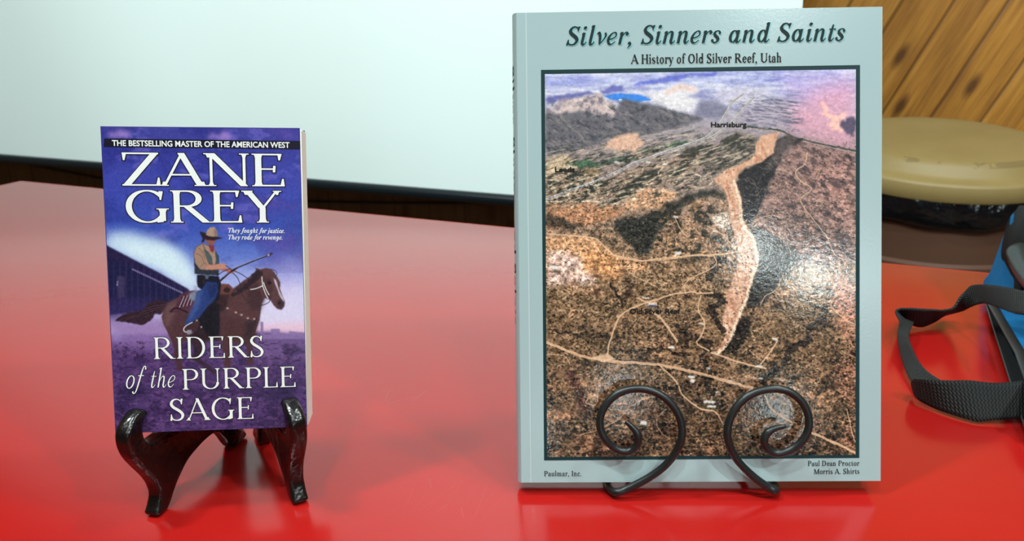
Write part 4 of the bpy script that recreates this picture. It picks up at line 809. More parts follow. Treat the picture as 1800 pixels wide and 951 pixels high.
    mk = c.mask(m5((80, 540), (240, 500), (340, 560), (400, 560), (340, 640), (80, 690)), 4); c.put(mk, (150, 124, 100), .6); c.put(mk*np.clip((c.noise(8, 3.4, 4, 45)-.48)*8, 0, 1), (48, 54, 52), .9); c.put(mk*np.clip((.40-c.noise(6, 3, 3, 46))*8, 0, 1), (214, 196, 170), .7)
    mk = c.mask(m5((200, 440), (560, 400), (760, 370), (780, 400), (560, 470), (340, 520), (200, 500)), 4); c.put(mk*np.clip((c.noise(10, 3, 4, 47, .6, -.3)-.55)*8, 0, 1), (60, 70, 64), .8)
    # mesas in the middle distance
    c.poly(m5((320, 670), (380, 610), (420, 560), (470, 510), (560, 492), (640, 470), (760, 440), (860, 440), (830, 500), (700, 560), (560, 600), (430, 680)), (158, 134, 118), .95, 2.5, 5)
    c.poly(m5((820, 480), (860, 420), (920, 380), (1000, 336), (1080, 346), (1090, 400), (1060, 480), (960, 498), (900, 520), (830, 520)), (112, 102, 96), .9, 3, 6)
    for p in ([(386, 660), (430, 610), (500, 556), (560, 520), (622, 508), (640, 528), (580, 560), (520, 600), (420, 672)], [(648, 552), (660, 520), (690, 496), (780, 468), (760, 510), (700, 540)], [(718, 446), (740, 420), (800, 404), (884, 388), (840, 424), (730, 466)], [(924, 374), (990, 336), (1010, 350), (960, 400), (926, 396)]): c.poly(m5(*p), (70, 70, 64), .95, 1.5, 5, 8)
    mk = c.mask(m5((640, 470), (860, 400), (1080, 340), (1080, 480), (900, 520), (820, 600), (700, 620), (640, 560)), 6); c.put(mk*np.clip((c.noise(8, 5, 4, 48, .6, -.4)-.52)*7, 0, 1), (66, 66, 62), .8); c.put(mk*np.clip((.42-c.noise(9, 4, 3, 49))*7, 0, 1), (196, 172, 148), .5)
    for p in ([(80, 655), (190, 612), (310, 570), (420, 520), (500, 480), (600, 444), (720, 402), (810, 372), (850, 352), (900, 300), (940, 240), (970, 190), (1020, 150)], [(850, 366), (910, 330), (960, 290), (1010, 236), (1070, 168)]):
        c.line(m5(*p), 3.4, (120, 116, 118), .9); c.line([(x, y-1) for x, y in m5(*p)], 1.4, (212, 206, 204), .9); c.line([(x+1, y+1.6) for x, y in m5(*p)], 1, (206, 198, 194), .7)
    c.poly(m5((440, 672), (550, 598), (640, 606), (720, 624), (690, 650), (620, 690), (480, 704)), (210, 164, 130), .95, 1.5, 3); c.poly(m5((80, 690), (200, 672), (330, 668), (480, 704), (420, 740), (320, 770), (80, 800)), (186, 136, 104), .9, 3, 5)
    for i in range(7): c.line(m5((450+10*i, 680-10*i), (660-4*i, 690-10*i)), .7, (170, 122, 96), .5)
    for p in ([(80, 664), (300, 664), (360, 672), (410, 674), (470, 640), (560, 586), (690, 530), (760, 500)], [(620, 460), (650, 490), (620, 520), (610, 548), (540, 580)], [(700, 590), (690, 570), (800, 560), (820, 545), (780, 530)], [(850, 590), (900, 550), (960, 505), (1010, 480)], [(540, 530), (550, 500), (600, 490), (640, 500), (660, 480)]): c.line(m5(*p), 1.7, (224, 196, 168), .85, 1.5, 10)
    mk = c.mask(m5((80, 470), (300, 430), (560, 390), (860, 350), (1080, 340), (1080, 480), (960, 500), (860, 590), (700, 640), (480, 700), (80, 690)), 8)
    c.put(mk*np.clip((c.noise(13, 3.2, 4, 81, .65, -.35)-.54)*10, 0, 1), (52, 56, 54), .85); c.put(mk*np.clip((c.noise(18, 2.6, 3, 82, .6, -.30)-.60)*10, 0, 1), (214, 196, 172), .7)
    mk = c.mask(m5((80, 420), (340, 360), (560, 340), (800, 300), (860, 350), (560, 420), (80, 500)), 8); c.put(mk*np.clip((c.noise(16, 2.4, 4, 83, .65, -.2)-.55)*10, 0, 1), (58, 66, 62), .7); c.put(mk*np.clip((c.noise(20, 2.4, 3, 84, .6, -.2)-.60)*10, 0, 1), (206, 186, 168), .6)
    for p in ([(80, 655), (190, 612), (310, 570), (420, 520), (500, 480), (600, 444), (720, 402), (810, 372), (850, 352), (900, 300), (940, 240), (970, 190), (1020, 150)], [(850, 366), (910, 330), (960, 290), (1010, 236), (1070, 168)]):
        c.line(m5(*p), 3.8, (132, 126, 126), .9); c.line([(x, y-1) for x, y in m5(*p)], 1.4, (212, 206, 204), .9); c.line([(x+1, y+1.6) for x, y in m5(*p)], 1, (206, 198, 194), .7)
    c.poly(m5((358, 402), (400, 370), (434, 348), (520, 338), (548, 386), (500, 424), (420, 420)), (214, 174, 152), .85, 2, 4); c.poly(m5((196, 484), (280, 462), (340, 494), (240, 504)), (78, 100, 82), .85, 1, 4, 8)
    # brown country right of the ridge
    c.poly(m5((1180, 480), (1280, 370), (1560, 430), (1560, 960), (1080, 960), (1080, 740), (1120, 640)), (146, 116, 110), .85, 5, 6); c.poly(m5((1380, 470), (1560, 440), (1560, 700), (1500, 740), (1420, 640), (1340, 540)), (196, 146, 134), .6, 14, 6)
    mk = c.mask(m5((1120, 500), (1300, 370), (1560, 430), (1560, 960), (1060, 960)), 6); c.put(mk*np.clip((c.noise(16, 9, 5, 50, .6, .5)-.51)*8, 0, 1), (72, 62, 66), .7); c.put(mk*np.clip((c.noise(7, 3, 4, 85, .65, .45)-.58)*9, 0, 1), (58, 54, 56), .7); c.put(mk*np.clip((.42-c.noise(22, 8, 4, 51, .6, .3))*7, 0, 1), (196, 156, 140), .45)
    c.line(m5((1040, 306), (1120, 316), (1200, 324), (1280, 362), (1400, 390), (1560, 422)), 3.6, (70, 78, 74), .9, 2, 6); c.line(m5((1040, 312), (1200, 332), (1290, 372), (1560, 430)), 1, (206, 180, 160), .7, 2)
    # dark band running up to the ridge from the left
    c.poly(m5((390, 764), (470, 740), (560, 726), (640, 690), (700, 656), (760, 626), (850, 610), (940, 618), (930, 646), (830, 640), (740, 680), (680, 730), (640, 790), (590, 860), (580, 926), (520, 910), (440, 830)), (54, 56, 54), .95, 2, 8, 9)
    c.poly(m5((80, 716), (180, 750), (260, 776), (200, 800), (80, 790)), (62, 58, 54), .85, 2, 8); 
    mk = c.mask(m5((640, 690), (940, 630), (990, 860), (1000, 950), (560, 950), (600, 840)), 5); c.put(mk*np.clip((c.noise(11, 10, 4, 52)-.47)*8, 0, 1), (58, 56, 50), .9); c.put(mk*np.clip((.42-c.noise(12, 8, 4, 53))*8, 0, 1), (206, 160, 122), .7)
    mk = c.mask(m5((130, 800), (400, 760), (560, 930), (420, 920), (330, 840)), 4); c.put(mk*np.clip((c.noise(7, 5, 4, 54)-.5)*7, 0, 1), (74, 70, 60), .75)
    # orange ground at the left edge
    c.poly(m5((80, 828), (250, 828), (340, 850), (400, 920), (560, 944), (560, 1000), (80, 1010)), (206, 156, 118), .9, 3, 5); c.poly(m6((80, 0), (170, 6), (240, 40), (300, 150), (160, 150), (78, 170)), (222, 190, 180), .85, 5, 6); c.poly(m6((240, 0), (380, 30), (420, 130), (300, 120), (240, 80)), (204, 148, 104), .85, 5, 6)
    # slope texture of the lower half
    low = np.clip((c.Y-450)/60, 0, 1); c.put(np.clip((c.noise(22, 16, 5, 55)-.50)*6, 0, 1)*low, (98, 80, 60), .6); c.put(np.clip((c.noise(30, 18, 4, 56)-.56)*6, 0, 1)*low, (198, 150, 116), .5); c.put(np.clip((c.noise(26, 20, 4, 57)-.60)*7, 0, 1)*low, (56, 46, 42), .7)
    c.poly(m6((180, 520), (220, 560), (230, 620), (260, 660), (250, 730), (225, 690), (200, 610), (165, 540)), (72, 46, 44), .75, 3, 8)
    c.poly(m6((1330, 300), (1440, 240), (1440, 900), (1380, 860), (1420, 700), (1340, 560), (1420, 420)), (188, 128, 104), .55, 8, 8); c.poly(m6((1340, 90), (1440, 140), (1440, 330), (1330, 250)), (196, 140, 122), .75, 5, 5)
    # the sandstone ridge
    left = m5((1110, 352), (1080, 392), (1084, 440), (1040, 470), (1000, 490), (930, 520), (880, 556), (930, 600), (950, 660), (962, 760), (990, 850), (1000, 930))+m6((930, 0), (908, 90), (872, 200), (850, 300), (862, 380), (830, 440), (800, 450)); right = m5((1200, 330), (1172, 372), (1168, 430), (1110, 476), (1040, 498), (1000, 530), (986, 566), (1012, 640), (1022, 740), (1036, 784), (1080, 850), (1098, 930))+m6((1010, 60), (986, 130), (964, 210), (930, 290), (898, 380), (850, 446), (820, 452))
    shade = m5((1000, 530), (1060, 500), (1100, 480), (1168, 430), (1172, 372), (1240, 340), (1300, 370), (1220, 430), (1190, 490), (1150, 580), (1110, 670), (1090, 730), (1040, 784), (1020, 740), (1012, 640), (986, 566)); c.poly(shade, (46, 46, 50), .96, 1.5, 6, 8); c.poly(m5((1168, 430), (1172, 372), (1240, 340), (1300, 370), (1220, 430), (1190, 490), (1130, 520)), (104, 94, 92), .75, 4, 7, 9); c.put(c.mask(shade, 1)*np.clip((c.noise(10, 4, 4, 86, .65, .6)-.60)*9, 0, 1), (132, 118, 112), .55)
    c.poly(m6((990, 0), (1090, 0), (1180, 40), (1090, 160), (1040, 236), (960, 256), (966, 200), (1000, 90)), (44, 42, 42), .95, 2, 8, 9); c.poly(m6((930, 280), (980, 300), (960, 380), (900, 460), (850, 452), (895, 380)), (42, 38, 38), .95, 2, 8, 9); c.poly(m5((1040, 784), (1120, 790), (1260, 880), (1300, 950), (1100, 950)), (60, 58, 56), .85, 3, 9)
    c.poly(left+right[::-1], (208, 164, 138), 1, 1, 3, 9); mk = c.mask(left+right[::-1], 1.5, 3, 9); c.put(mk*np.clip((c.noise(5, 16, 4, 58, .6, -.15)-.5)*6, 0, 1), (176, 122, 96), .7); c.put(mk*np.clip((.44-c.noise(6, 12, 4, 59))*6, 0, 1), (232, 200, 176), .6)
    c.line([(x-3, y) for x, y in right[6:]], 5, (236, 214, 188), .75, 3, 8); c.poly(m5((870, 740), (930, 722), (960, 740), (964, 790), (900, 790)), (226, 206, 190), .9, 1.5, 4)
    for p in ([(1084, 640), (1110, 600)], [(1100, 700), (1130, 620)], [(1060, 560), (1090, 580), (1110, 540)], [(1090, 690), (1100, 640), (1084, 600)]): c.line(m5(*p), .9, (130, 124, 122), .7, 2)
    for p in ([(800, 120), (830, 60), (850, 40)], [(785, 190), (830, 200), (850, 230), (800, 250), (830, 310), (850, 350)], [(740, 380), (790, 420), (760, 470), (800, 540), (790, 600), (850, 700)], [(1300, 250), (1296, 290), (1240, 350), (1230, 400), (1150, 430), (1110, 500), (1030, 570)], [(350, 140), (390, 180), (420, 230)], [(90, 345), (200, 365), (330, 382), (420, 385)], [(370, 440), (480, 446), (600, 440), (700, 460)], [(640, 330), (700, 370), (690, 420)], [(1030, 640), (1060, 720), (1090, 740)]): c.line(m6(*p), 11 if p[0][0] > 700 else 5, (48, 42, 40), .85, 9, 12)
    # bushes: small and pale far off, large and dark close by
    rb = lambda y: 0.45+0.95*np.clip((y-200)/600, 0, 1); dn = np.clip((c.Y-215)/240, 0, 1)*np.clip((c.noise(40, 26, 4, 60)-.30)*3.0, .12, 1)
    rid = c.mask(left+right[::-1], 1); dn = dn*(1-.75*rid)*(1-.9*c.mask(m6((80, 0), (240, 20), (400, 60), (380, 130), (80, 170)), 6)); c.dots(38000, rb, (40, 37, 34), .68, dn, 61, 1.3); c.dots(16000, rb, (76, 74, 56), .5, dn, 62, 1.4); c.dots(12000, lambda y: rb(y)*.8, (206, 168, 138), .38, dn, 63, 1.5); c.dots(900, lambda y: rb(y)*2.2, (36, 34, 34), .8, dn*np.clip((c.Y-560)/120, 0, 1), 64, 1.3)
    g4 = c.noise(5, 4, 3, 71); g9 = c.noise(2.4, 2.0, 2, 72); am = np.clip((c.Y-190)/260, .18, 1)[..., None]; c.img = c.img*(1+((g4-.5)*1.15+(g9-.5)*.62)[..., None]*am*(1-.6*rid[..., None]))
    # roads and tracks
    rd = (218, 180, 146)
    for p, w in (([(85, 818), (160, 822), (240, 830), (320, 842), (370, 886), (420, 926), (520, 946), (620, 936), (720, 926), (800, 918), (920, 914), (1000, 900)], 2.2), ([(1330, 430), (1318, 480), (1272, 524), (1300, 570), (1350, 604), (1300, 650), (1320, 700), (1352, 744), (1420, 826), (1440, 880), (1480, 940)], 1.5), ([(1060, 780), (1110, 740), (1160, 730), (1200, 740)], 1.2), ([(1120, 780), (1180, 820), (1240, 880), (1250, 930)], 1), ([(700, 740), (720, 790), (760, 830), (770, 780)], 1.5), ([(850, 780), (920, 820), (980, 880)], 1.5), ([(720, 880), (700, 840), (740, 800)], 1.2)): c.line(m5(*p), w, rd, .88, 1.5, 10)
    for p, w in (([(60, 400), (130, 425), (200, 454), (270, 474), (340, 486), (440, 494), (560, 502), (680, 526), (800, 556), (900, 584), (980, 606)], 4.6), ([(345, 470), (352, 420), (372, 350), (400, 290), (440, 260), (490, 240), (560, 216), (620, 196), (700, 184), (760, 190), (810, 188)], 2.8), ([(480, 210), (520, 228), (560, 230)], 3), ([(570, 502), (610, 540), (650, 580), (670, 630), (720, 676), (760, 700), (820, 712), (850, 760)], 2.4), ([(360, 16), (440, 36), (560, 44), (700, 26), (820, 20), (910, 8)], 2), ([(688, 190), (690, 140), (740, 110), (820, 66), (810, 20)], 2), ([(755, 200), (745, 260), (772, 320), (756, 380), (740, 410), (790, 440)], 2.6), ([(540, 270), (580, 300), (610, 340), (650, 400)], 4), ([(800, 450), (860, 470), (940, 496), (1040, 520)], 3), ([(1020, 500), (1060, 450), (1090, 400)], 3), ([(1120, 100), (1090, 170), (1040, 200), (1020, 240)], 1.5), ([(1340, 140), (1350, 200), (1330, 250), (1400, 310), (1440, 330)], 1.6), ([(1360, 60), (1370, 110), (1340, 170)], 1.4), ([(400, 60), (460, 110), (520, 140), (560, 160)], 1.4), ([(80, 460), (150, 462), (180, 500)], 1.3), ([(230, 810), (300, 790), (400, 740), (440, 690), (540, 640)], 1.2), ([(270, 640), (250, 670), (290, 680), (300, 640), (270, 640)], 1), ([(1240, 800), (1310, 832), (1380, 864), (1450, 900)], 4.2), ([(1040, 640), (1060, 690), (1110, 730), (1160, 760)], 3), ([(420, 700), (490, 660), (570, 640)], 1.2), ([(600, 700), (560, 750), (580, 800), (620, 830)], 1.2), ([(1400, 700), (1420, 800), (1440, 850)], 1.6)): c.line(m6(*p), w, rd, .88, 1.5, 10)
    c.line(m6((200, 454), (340, 486), (560, 502), (800, 556), (980, 606)), 1.2, (180, 130, 110), .5); c.poly(m6((270, 474), (345, 452), (380, 480), (330, 490)), rd, .85, 1)
    for x, y, w, h in ((90, 66, 40, 16), (524, 232, 40, 16), (500, 206, 30, 8), (640, 6, 30, 10), (700, 550, 30, 14), (710, 566, 20, 18), (780, 515, 18, 10), (616, 420, 24, 14), (770, 660, 50, 14), (785, 680, 40, 14), (820, 620, 20, 8), (490, 750, 30, 20), (1070, 385, 26, 12), (1000, 506, 30, 10), (880, 570, 16, 8), (745, 320, 30, 8), (1010, 560, 20, 8)): c.poly(m6((x, y), (x+w, y+3), (x+w-3, y+h), (x-2, y+h-3)), (232, 226, 220), .9, .5, 1.5, 5)
    for x, y in ((700, 908), (690, 730), (880, 800), (640, 480), (560, 470), (410, 470)): c.poly(m5((x, y), (x+22, y+4), (x+18, y+12), (x-4, y+8)), (234, 228, 226), .85, .5)
    c.poly(m6((524, 240), (560, 240), (562, 250), (526, 250)), (60, 66, 84), .9, .5)
    c.img += ((gr-.5)*46*np.clip((c.Y-100)/400, .25, 1))[..., None]
    c.img = (c.img-120)*1.08+118
    return c
sb = empty('large_book', SP.m, 'large pale grey softcover book with aerial photo cover on the wire stand', 'book')
def mat_greycover():
    t = NT('pale_grey_card'); v = t.obj(); sp = t.n('ShaderNodeSeparateXYZ'); t.l(v, sp.inputs[0])
    d = t.math('ABSOLUTE', t.math('SUBTRACT', sp.outputs[0], -SW_/2+.0065)); cr = t.math('LESS_THAN', d, 0.0003)
    t.l(t.mix(t.math('MULTIPLY', cr, .35), rgb(159, 180, 182), rgb(216, 226, 226)), t.b.inputs['Base Color']); t.set(Roughness=0.2)
    h = t.math('ADD', t.noise(v, 560, 3), t.math('MULTIPLY', t.math('MINIMUM', t.math('MULTIPLY', d, 900.0), 1.0), 1.2)); t.bump(h, 0.06, 0.0006); return t.m
M_SCOV = mat_greycover()
M_SART = mat_vcol('printed_aerial_photo', 0.10, (330, 0.075, 0.0008))
M_INK = plain('black_ink', rgb(12, 14, 16), 0.5, 0.25); M_TEAL = plain('dark_teal_ink', rgb(10, 46, 50), 0.45, 0.3); M_TITLE = plain('deep_green_ink', rgb(6, 34, 36), 0.5, 0.25); M_AQUA = plain('pale_aqua_ink', rgb(116, 182, 184), 0.35)
sf = box('front_cover', (-SW_/2+.0008, 0, 0), (SW_/2, 0.0005, SH_), M_SCOV, sb)
box('page_block', (-SW_/2+.002, 0.0006, 0.0006), (SW_/2-.0008, ST_-.0006, SH_-.0008), mat_pages(1, rgb(196, 190, 180), rgb(226, 222, 212), .0003), sb, 0.0003, 1)
box('back_cover', (-SW_/2+.0008, ST_-.0005, 0), (SW_/2, ST_, SH_), plain('back_grey_card', rgb(170, 186, 184), 0.35), sb)
prof = [(-SW_/2+.0008, 0.0), (-SW_/2-.0006, .0012), (-SW_/2-.0016, .004), (-SW_/2-.0020, .0075), (-SW_/2-.0018, .0115), (-SW_/2-.0006, .0140), (-SW_/2+.0008, ST_), (-SW_/2+.0019, ST_-.0006), (-SW_/2+.0019, .0006)]
V = []; Fc = []; n = len(prof)
for x, y in prof: V += [(x, y, 0), (x, y, SH_)]
for i in range(n): j = (i+1) % n; Fc.append((2*i, 2*j, 2*j+1, 2*i+1))
Fc += [tuple(2*i for i in range(n)), tuple(2*i+1 for i in range(n))]
me = mesh('spine', V, Fc, M_SCOV); fix_normals(me); sharp(me, 60); spn = add('spine', me, sb)
# writing down the spine
S_, w_ = text_serif('Silver, Sinners and Saints', Face(.16, .07, .05, .08, italic=True, xh=.66), track=.03); V2, Fc2 = strokes_mesh(S_); k_ = 0.155/w_
def spine_pt(gx, gy):
    z = SH_-.03-gx*k_*1.0; d = .0026+(1.0-gy)*.0085; ys = [q[1] for q in prof[:7]]; xs = [q[0] for q in prof[:7]]; return (float(np.interp(d, ys, xs))-.00012, d, z)
add('spine_lettering', mesh('spine_lettering', [spine_pt(a, b) for a, b in V2[:, :2]], Fc2, M_INK), spn)
picture('cover_photograph', SP, [(957.5, 130), (1504.5, 121.5), (1503.8, 799.5), (961.5, 803.5)], paint_aerial(), 700, 860, -.00012, M_SART, sf)
def frame(name, outer, inner, y, mat, parent):
    V = quad_mesh(SP, outer, y)+quad_mesh(SP, inner, y); me = mesh(name, V, [(i, i+4, (i+1) % 4+4, (i+1) % 4) for i in range(4)], mat); return add(name, me, parent)
frame('photo_border', [(951, 123), (1511.5, 114.4), (1510.3, 804.6), (956.5, 809)], [(957.6, 130.2), (1504.4, 121.6), (1503.7, 799.4), (961.6, 803.4)], -.0002, M_TEAL, sf)
lt = Lettering(SP); FS = Face(.155, .058, .05, .09, italic=True, xh=.66); FA = Face(.17, .075, .05, .075, xh=.66); FP = Face(.14, .07, .055, .08, xh=.66); SM = [M_TITLE, M_AQUA, M_INK]
lt.serif('Silver, Sinners and Saints', FS, (994.5, 79.6), (1481.5, 71.6), 32.5, slant=.24, track=.03); lt.serif('Silver, Sinners and Saints', FS, (994.5, 79.6), (1481.5, 71.6), 32.5, y=-.0002, mi=1, slant=.24, track=.03, grow=.012, shift=(.00045, -.0003)); lt.build('title_lettering', SM, sf)
lt.serif('A History of Old Silver Reef, Utah', FA, (1108.7, 112.3), (1373.2, 109.5), 16.2, mi=2, track=.03); lt.build('subtitle_lettering', SM, sf)
for nm_, st_, a_, b_, c_ in (('publisher_lettering', 'Paulmar, Inc.', (956.8, 836.6), (1021.8, 836.4), 8.9), ('author_lettering', 'Paul Dean Proctor', (1419.9, 818.9), (1510.3, 818.2), 9.0), ('author_lettering', 'Morris A. Shirts', (1430.6, 833.0), (1510.3, 832.4), 9.0)):
    lt.serif(st_, FP, a_, b_, c_, mi=2, track=.04); lt.build(nm_, SM, sf)
for st_, a_, b_, c_ in (('Harrisburg', (1249.5, 223.5), (1312, 223.2), 8.8), ('Leeds', (975.6, 302), (1010.2, 301.8), 8.4), ('Old Silver Reef', (1107, 551.2), (1195.7, 551), 8.8), ('Silver Reef', (1128, 685.2), (1192.5, 685), 8.4)):
    lt.sans(st_, a_, b_, c_, mi=2, bold=.028); lt.build('place_name_lettering', SM, sf)

# wrought-iron stand under it
ws = tag(bpy.data.objects.new('book_stand', None), 'black wrought iron wire stand with two scrolls holding the large grey book', 'book stand'); COL.objects.link(ws)
WO = (0.115, 0.47, TABLE_Z); ws.location = WO; ws.empty_display_size = .05; INVW = Matrix.Translation([-v for v in WO])
k7 = lambda x, y: (1030+x/4.136, 660+y/4.136); RW = 0.00232
def scroll(pts, fx):
    # wire lies just in front of the cover, tip first
    Q = []
    for p in pts:
        px, py = k7(*p); off = -RW-.0007-.0075*float(np.clip((866-py)/95, 0, 1)); q = SP.local(px, py, off); Q.append(SP.world((q[0], off, q[2])))
    last = Q[-1]; zb = TABLE_Z+RW
    tail = [np.array((last[0]+fx*.0030, last[1]+.0060, zb+.0010)), np.array((last[0]+fx*.0036, last[1]+.014, zb)), np.array((last[0]+fx*.003, last[1]+.045, zb)), np.array((last[0]+fx*.003, last[1]+.085, zb))]
    P = crom(Q+tail, 9); P[:, 2] = np.maximum(P[:, 2], zb); R = np.full(len(P), RW); k = 16
    R[:k] = RW*np.interp(np.arange(k), [0, 3, k], [.38, .62, 1.0]); o = tube('scroll_arm', P, R, M_IRON, ws, 14); o.data.transform(INVW); return last
lA = scroll([(288, 335), (345, 385), (378, 440), (372, 500), (330, 543), (270, 552), (200, 522), (140, 462), (104, 380), (108, 290), (148, 208), (220, 140), (310, 103), (410, 98), (510, 125), (600, 185), (665, 270), (697, 370), (692, 470), (652, 560), (582, 648), (490, 722), (390, 780), (290, 828), (218, 850)], -1)
lB = scroll([(1452, 368), (1370, 386), (1318, 420), (1296, 470), (1312, 522), (1360, 560), (1420, 564), (1500, 535), (1570, 480), (1614, 400), (1620, 310), (1590, 222), (1530, 152), (1450, 108), (1350, 98), (1240, 120), (1150, 172), (1080, 250), (1040, 340), (1028, 430), (1048, 520), (1098, 612), (1170, 692), (1250, 760), (1325, 812), (1372, 838)], 1)
zb = TABLE_Z+RW; xl, xr, yb = lA[0]-.003, lB[0]+.003, lA[1]+.085
o = tube('rear_crossbar', crom([(xl, yb, zb), (xl+.004, yb+.003, zb), ((xl+xr)/2, yb+.004, zb), (xr-.004, yb+.003, zb), (xr, yb, zb)], 6), RW, M_IRON, ws, 12); o.data.transform(INVW)
bk = lambda x, z: SP.world((x, ST_+RW+.0012, z)); cx0 = (xl+xr)/2-SP.o[0]
up_ = [np.array((xl+.02, lA[1]+.035, zb+.001)), bk(cx0-.037, .006), bk(cx0-.035, .03), bk(cx0-.035, .09), bk(cx0-.035, .15), bk(cx0-.028, .163), bk(cx0, .168), bk(cx0+.028, .163), bk(cx0+.035, .15), bk(cx0+.035, .09), bk(cx0+.035, .03), bk(cx0+.037, .006), np.array((xr-.02, lA[1]+.035, zb+.001))]
o = tube('back_rest', crom(up_, 8), RW, M_IRON, ws, 12); o.data.transform(INVW)
tp = bk(cx0, .168); o = tube('rear_strut', crom([tp, (tp+np.array((tp[0], yb+.004, zb)))/2+np.array((0, .006, 0)), np.array((tp[0], yb+.004, zb+.001))], 8), RW, M_IRON, ws, 12); o.data.transform(INVW)

# ------------------------------------------------------------------ blue bag lying on the table
BO = at_z(1728, 500, TABLE_Z); BE = at_z(1790, 690, TABLE_Z)
dB = (BE-BO)[:2]; dB /= np.linalg.norm(dB); dA = np.array([-dB[1], dB[0]]); LB, LA, HB = 0.36, 0.36, 0.084     # dB: along the mouth toward the viewer, dA: into the bag
bag = empty('tote_bag', Matrix(((dA[0], dB[0], 0, BO[0]), (dA[1], dB[1], 0, BO[1]), (0, 0, 1, TABLE_Z), (0, 0, 0, 1))) , 'blue fabric tote bag with black webbing handles lying at the right end of the table', 'bag')
def sst(x): x = np.clip(x, 0, 1); return x*x*(3-2*x)
def htop(a, b):
    la = .015+.065*np.clip((b-.06)/.15, 0, 1); lip = .006+.020*np.clip((b-.07)/.18, 0, 1)
    h = lip+(HB-lip)*sst(a/la)*(1-.12*np.clip(b/.3, 0, 1))
    ed = np.sqrt(np.clip(1-(1-np.clip(b/.014, 0, 1))**2, 0, 1))*np.sqrt(np.clip(1-(1-np.clip((LB-b)/.03, 0, 1))**2, 0, 1))*np.sqrt(np.clip(1-(1-np.clip((LA-a)/.03, 0, 1))**2, 0, 1))
    return .004+(h-.004)*ed
def bag_hit(px, py, off=0.0):
    r = ray(px, py); lo, hi = .3, 2.0
    for k in np.linspace(.5, 1.6, 1800):
        P = C+r*k; d = P[:2]-BO[:2]; a, b = d @ dA, d @ dB
        if 0 <= a <= LA and 0 <= b <= LB and P[2]-TABLE_Z <= htop(a, b)+off: return np.array([a, b, htop(a, b)+off])
    return None
M_BLUE = mat_fabric('blue_canvas', rgb(10, 88, 146), rgb(28, 134, 196), 700)
M_NAVY = mat_fabric('navy_lining', rgb(8, 18, 50), rgb(18, 36, 84), 500)
M_MESH = mat_fabric('black_panel_fabric', rgb(20, 24, 25), rgb(44, 48, 48), 420)
M_WEB = mat_webbing()
na, nb = 90, 90; A_ = np.linspace(0, LA, na); B_ = np.linspace(0, LB, nb); V = []; Fc = []
for b in B_:
    for a in A_: V.append((a, b, htop(a, b)+.0009*math.sin(38*b+14*a)*min(1, a*30)))
for j in range(nb-1):
    for i in range(na-1): p = j*na+i; Fc.append((p, p+1, p+1+na, p+na))
top_n = len(V)
for b in B_:
    for a in A_: V.append((a, b, min(.002, htop(a, b)-.001)))
for j in range(nb-1):
    for i in range(1, na-1): p = top_n+j*na+i; Fc.append((p, p+na, p+1+na, p+1))
for j in range(nb-1): p = j*na+na-1; Fc.append((p, p+top_n, p+top_n+na, p+na))
for i in range(na-1):
    Fc.append((i, top_n+i, top_n+i+1, i+1)); p = (nb-1)*na+i; Fc.append((p, p+1, top_n+p+1, top_n+p))
for j in range(nb-1):
    if B_[j+1] < .075: p = j*na; Fc.append((p, p+na, top_n+p+na, top_n+p))
me = mesh('body', V, Fc, M_BLUE, True); fix_normals(me); add('body', me, bag)
# lower lip, lining and the two zipper tapes along the open mouth
def strip(name, rows, mat, thick=0.0, uvl=None):
    n = len(rows[0]); V = [p for r in rows for p in r]; Fc = [(j*n+i, j*n+i+1, (j+1)*n+i+1, (j+1)*n+i) for j in range(len(rows)-1) for i in range(n-1)]
    me = mesh(name, V, Fc, mat, True)
    if uvl:
        uv = me.uv_layers.new(name='UVMap'); co = {}
        for j in range(len(rows)):
            L = 0
            for i in range(n):
                if i: L += np.linalg.norm((np.array(rows[0][i])+rows[-1][i]-rows[0][i-1]-rows[-1][i-1])/2)
                co[j*n+i] = (L, j/(len(rows)-1))
        for lp in me.loops: uv.data[lp.index].uv = co[lp.vertex_index]
    o = add(name, me, bag)
    if thick: md = o.modifiers.new('thickness', 'SOLIDIFY'); md.thickness = thick; md.offset = 0
    return o
bs = np.linspace(.070, LB-.012, 60)
strip('lower_lip', [[(-.004, b, .003) for b in bs], [(.020, b, .0035) for b in bs]], M_MESH, .0016)
strip('lining', [[(.004, b, .005+.0016*math.sin(60*b)) for b in bs], [(.012, b, htop(.012, b)*.5+.002) for b in bs], [(.002, b, htop(0, b)-.002) for b in bs]], M_NAVY, .001)
M_TEETH = NT('zipper_tape'); _uv = M_TEETH.n('ShaderNodeTexCoord'); _sp = M_TEETH.n('ShaderNodeSeparateXYZ'); M_TEETH.l(_uv.outputs['UV'], _sp.inputs[0])
_t = M_TEETH.math('GREATER_THAN', M_TEETH.math('SINE', M_TEETH.math('MULTIPLY', _sp.outputs[0], 2*math.pi/.0024)), 0.0)
_band = M_TEETH.math('LESS_THAN', _sp.outputs[1], .22); M_TEETH.l(M_TEETH.mix(M_TEETH.math('MULTIPLY', _t, _band), rgb(14, 16, 18), rgb(96, 100, 98)), M_TEETH.b.inputs['Base Color']); M_TEETH.set(Roughness=.5); M_TEETH.bump(_t, .5, .0006); M_TEETH = M_TEETH.m
strip('zipper', [[(-.0042, b, htop(0, b)-.0012) for b in bs], [(-.0012, b, htop(.0, b)+.0004) for b in bs], [(.0020, b, htop(.0020, b)+.0014) for b in bs]], M_TEETH, .0012, True)
strip('zipper', [[(-.0055, b, .0062) for b in bs], [(-.0050, b, .0040) for b in bs], [(-.0035, b, .0022) for b in bs]], M_TEETH, .0010, True)
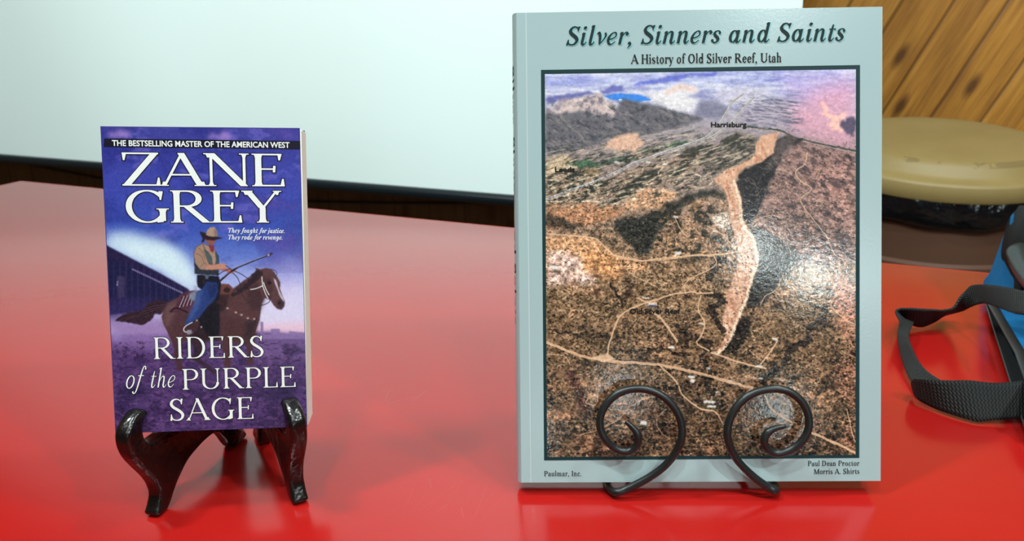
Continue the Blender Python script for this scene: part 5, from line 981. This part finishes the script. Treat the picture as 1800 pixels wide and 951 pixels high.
# black panel and grip on the top
pb = [bag_hit(*p) for p in ((1771, 396), (1765, 420), (1760, 450), (1764, 466), (1771, 479), (1782, 496), (1797, 513))]
pb = [p for p in pb if p is not None]
if len(pb) > 3:
    ed = crom([(p[0], p[1]) for p in pb]+[(pb[-1][0]+.04, pb[-1][1]+.010), (pb[-1][0]+.10, pb[-1][1]+.035), (pb[-1][0]+.16, LB*.62)], 6); rows = []
    for k in range(40):
        u = k/39; rows.append([(lambda a, b: (a, b, htop(a, b)+.0036))(q[0]+(LA*.86-q[0])*u, q[1]+(.02+(LB*.6-.02)*i/(len(ed)-1)-q[1])*u) for i, q in enumerate(ed)])
    strip('top_panel', rows, M_MESH, .0016)
    g0 = bag_hit(1786, 447); g1 = bag_hit(1850, 540)
    if g0 is not None and g1 is not None:
        dg = (g1-g0)[:2]; L_ = np.linalg.norm(dg); dg /= L_; ks = np.linspace(0, .15, 26); P = [(lambda a, b: (a, b, htop(a, b)+.0065))(g0[0]+dg[0]*k, g0[1]+dg[1]*k) for k in ks]; R = [.0110*math.sqrt(max(.05, 1-(1-min(1, k/.008))**2))*math.sqrt(max(.05, 1-(1-min(1, (.15-k)/.008))**2)) for k in ks]
        tube('grip', P, R, plain('black_vinyl', rgb(38, 46, 45), .34, .5, bump=(300, .15, .0006)), bag, 20)
# webbing handle: pairs of points on its two edges
k8 = lambda x, y: (1540+x/3.396, 480+y/3.396)
MI = Matrix(((dA[0], dB[0], 0, BO[0]), (dA[1], dB[1], 0, BO[1]), (0, 0, 1, TABLE_Z), (0, 0, 0, 1))).inverted()
def edge(p, z):
    q = at_z(*k8(*p), TABLE_Z+z); v = MI @ Vector(q); return np.array(v)
def ribbon(name, pairs):
    a = crom([edge(p, z) for p, z, _, _ in pairs], 8); b = crom([edge(p, z) for _, _, p, z in pairs], 8)
    rows = [[a[i]*(1-w)+b[i]*w for i in range(len(a))] for w in np.linspace(0, 1, 9)]; return strip(name, rows, M_WEB, .0017, True)
ribbon('strap', [((1060, 150), .066, (1060, 300), .058), ((960, 130), .062, (960, 268), .054), ((883, 110), .059, (883, 248), .050), ((800, 90), .056, (820, 240), .045), ((720, 75), .052, (755, 215), .040), ((620, 68), .046, (655, 182), .034), ((560, 82), .040, (590, 192), .028), ((505, 140), .032, (535, 218), .018), ((462, 205), .024, (468, 236), .010), ((400, 222), .024, (405, 254), .006), ((340, 220), .025, (345, 292), .003), ((270, 216), .026, (268, 320), .002), ((200, 212), .026, (200, 300), .004), ((135, 216), .025, (150, 262), .006), ((118, 236), .024, (190, 292), .010), ((142, 290), .020, (222, 300), .014), ((130, 350), .014, (196, 362), .016), ((140, 450), .008, (206, 428), .016), ((172, 565), .004, (250, 520), .013), ((210, 650), .003, (310, 590), .012), ((240, 700), .003, (380, 640), .010)])
ribbon('strap', [((212, 655), .012, (222, 700), .004), ((232, 632), .018, (248, 748), .003), ((300, 634), .022, (330, 796), .002), ((400, 640), .024, (430, 836), .002), ((550, 641), .025, (590, 884), .002), ((680, 655), .024, (700, 878), .003), ((800, 652), .024, (810, 870), .004), ((883, 640), .024, (890, 866), .004), ((1000, 622), .024, (1010, 840), .004), ((1150, 600), .024, (1150, 810), .004)])
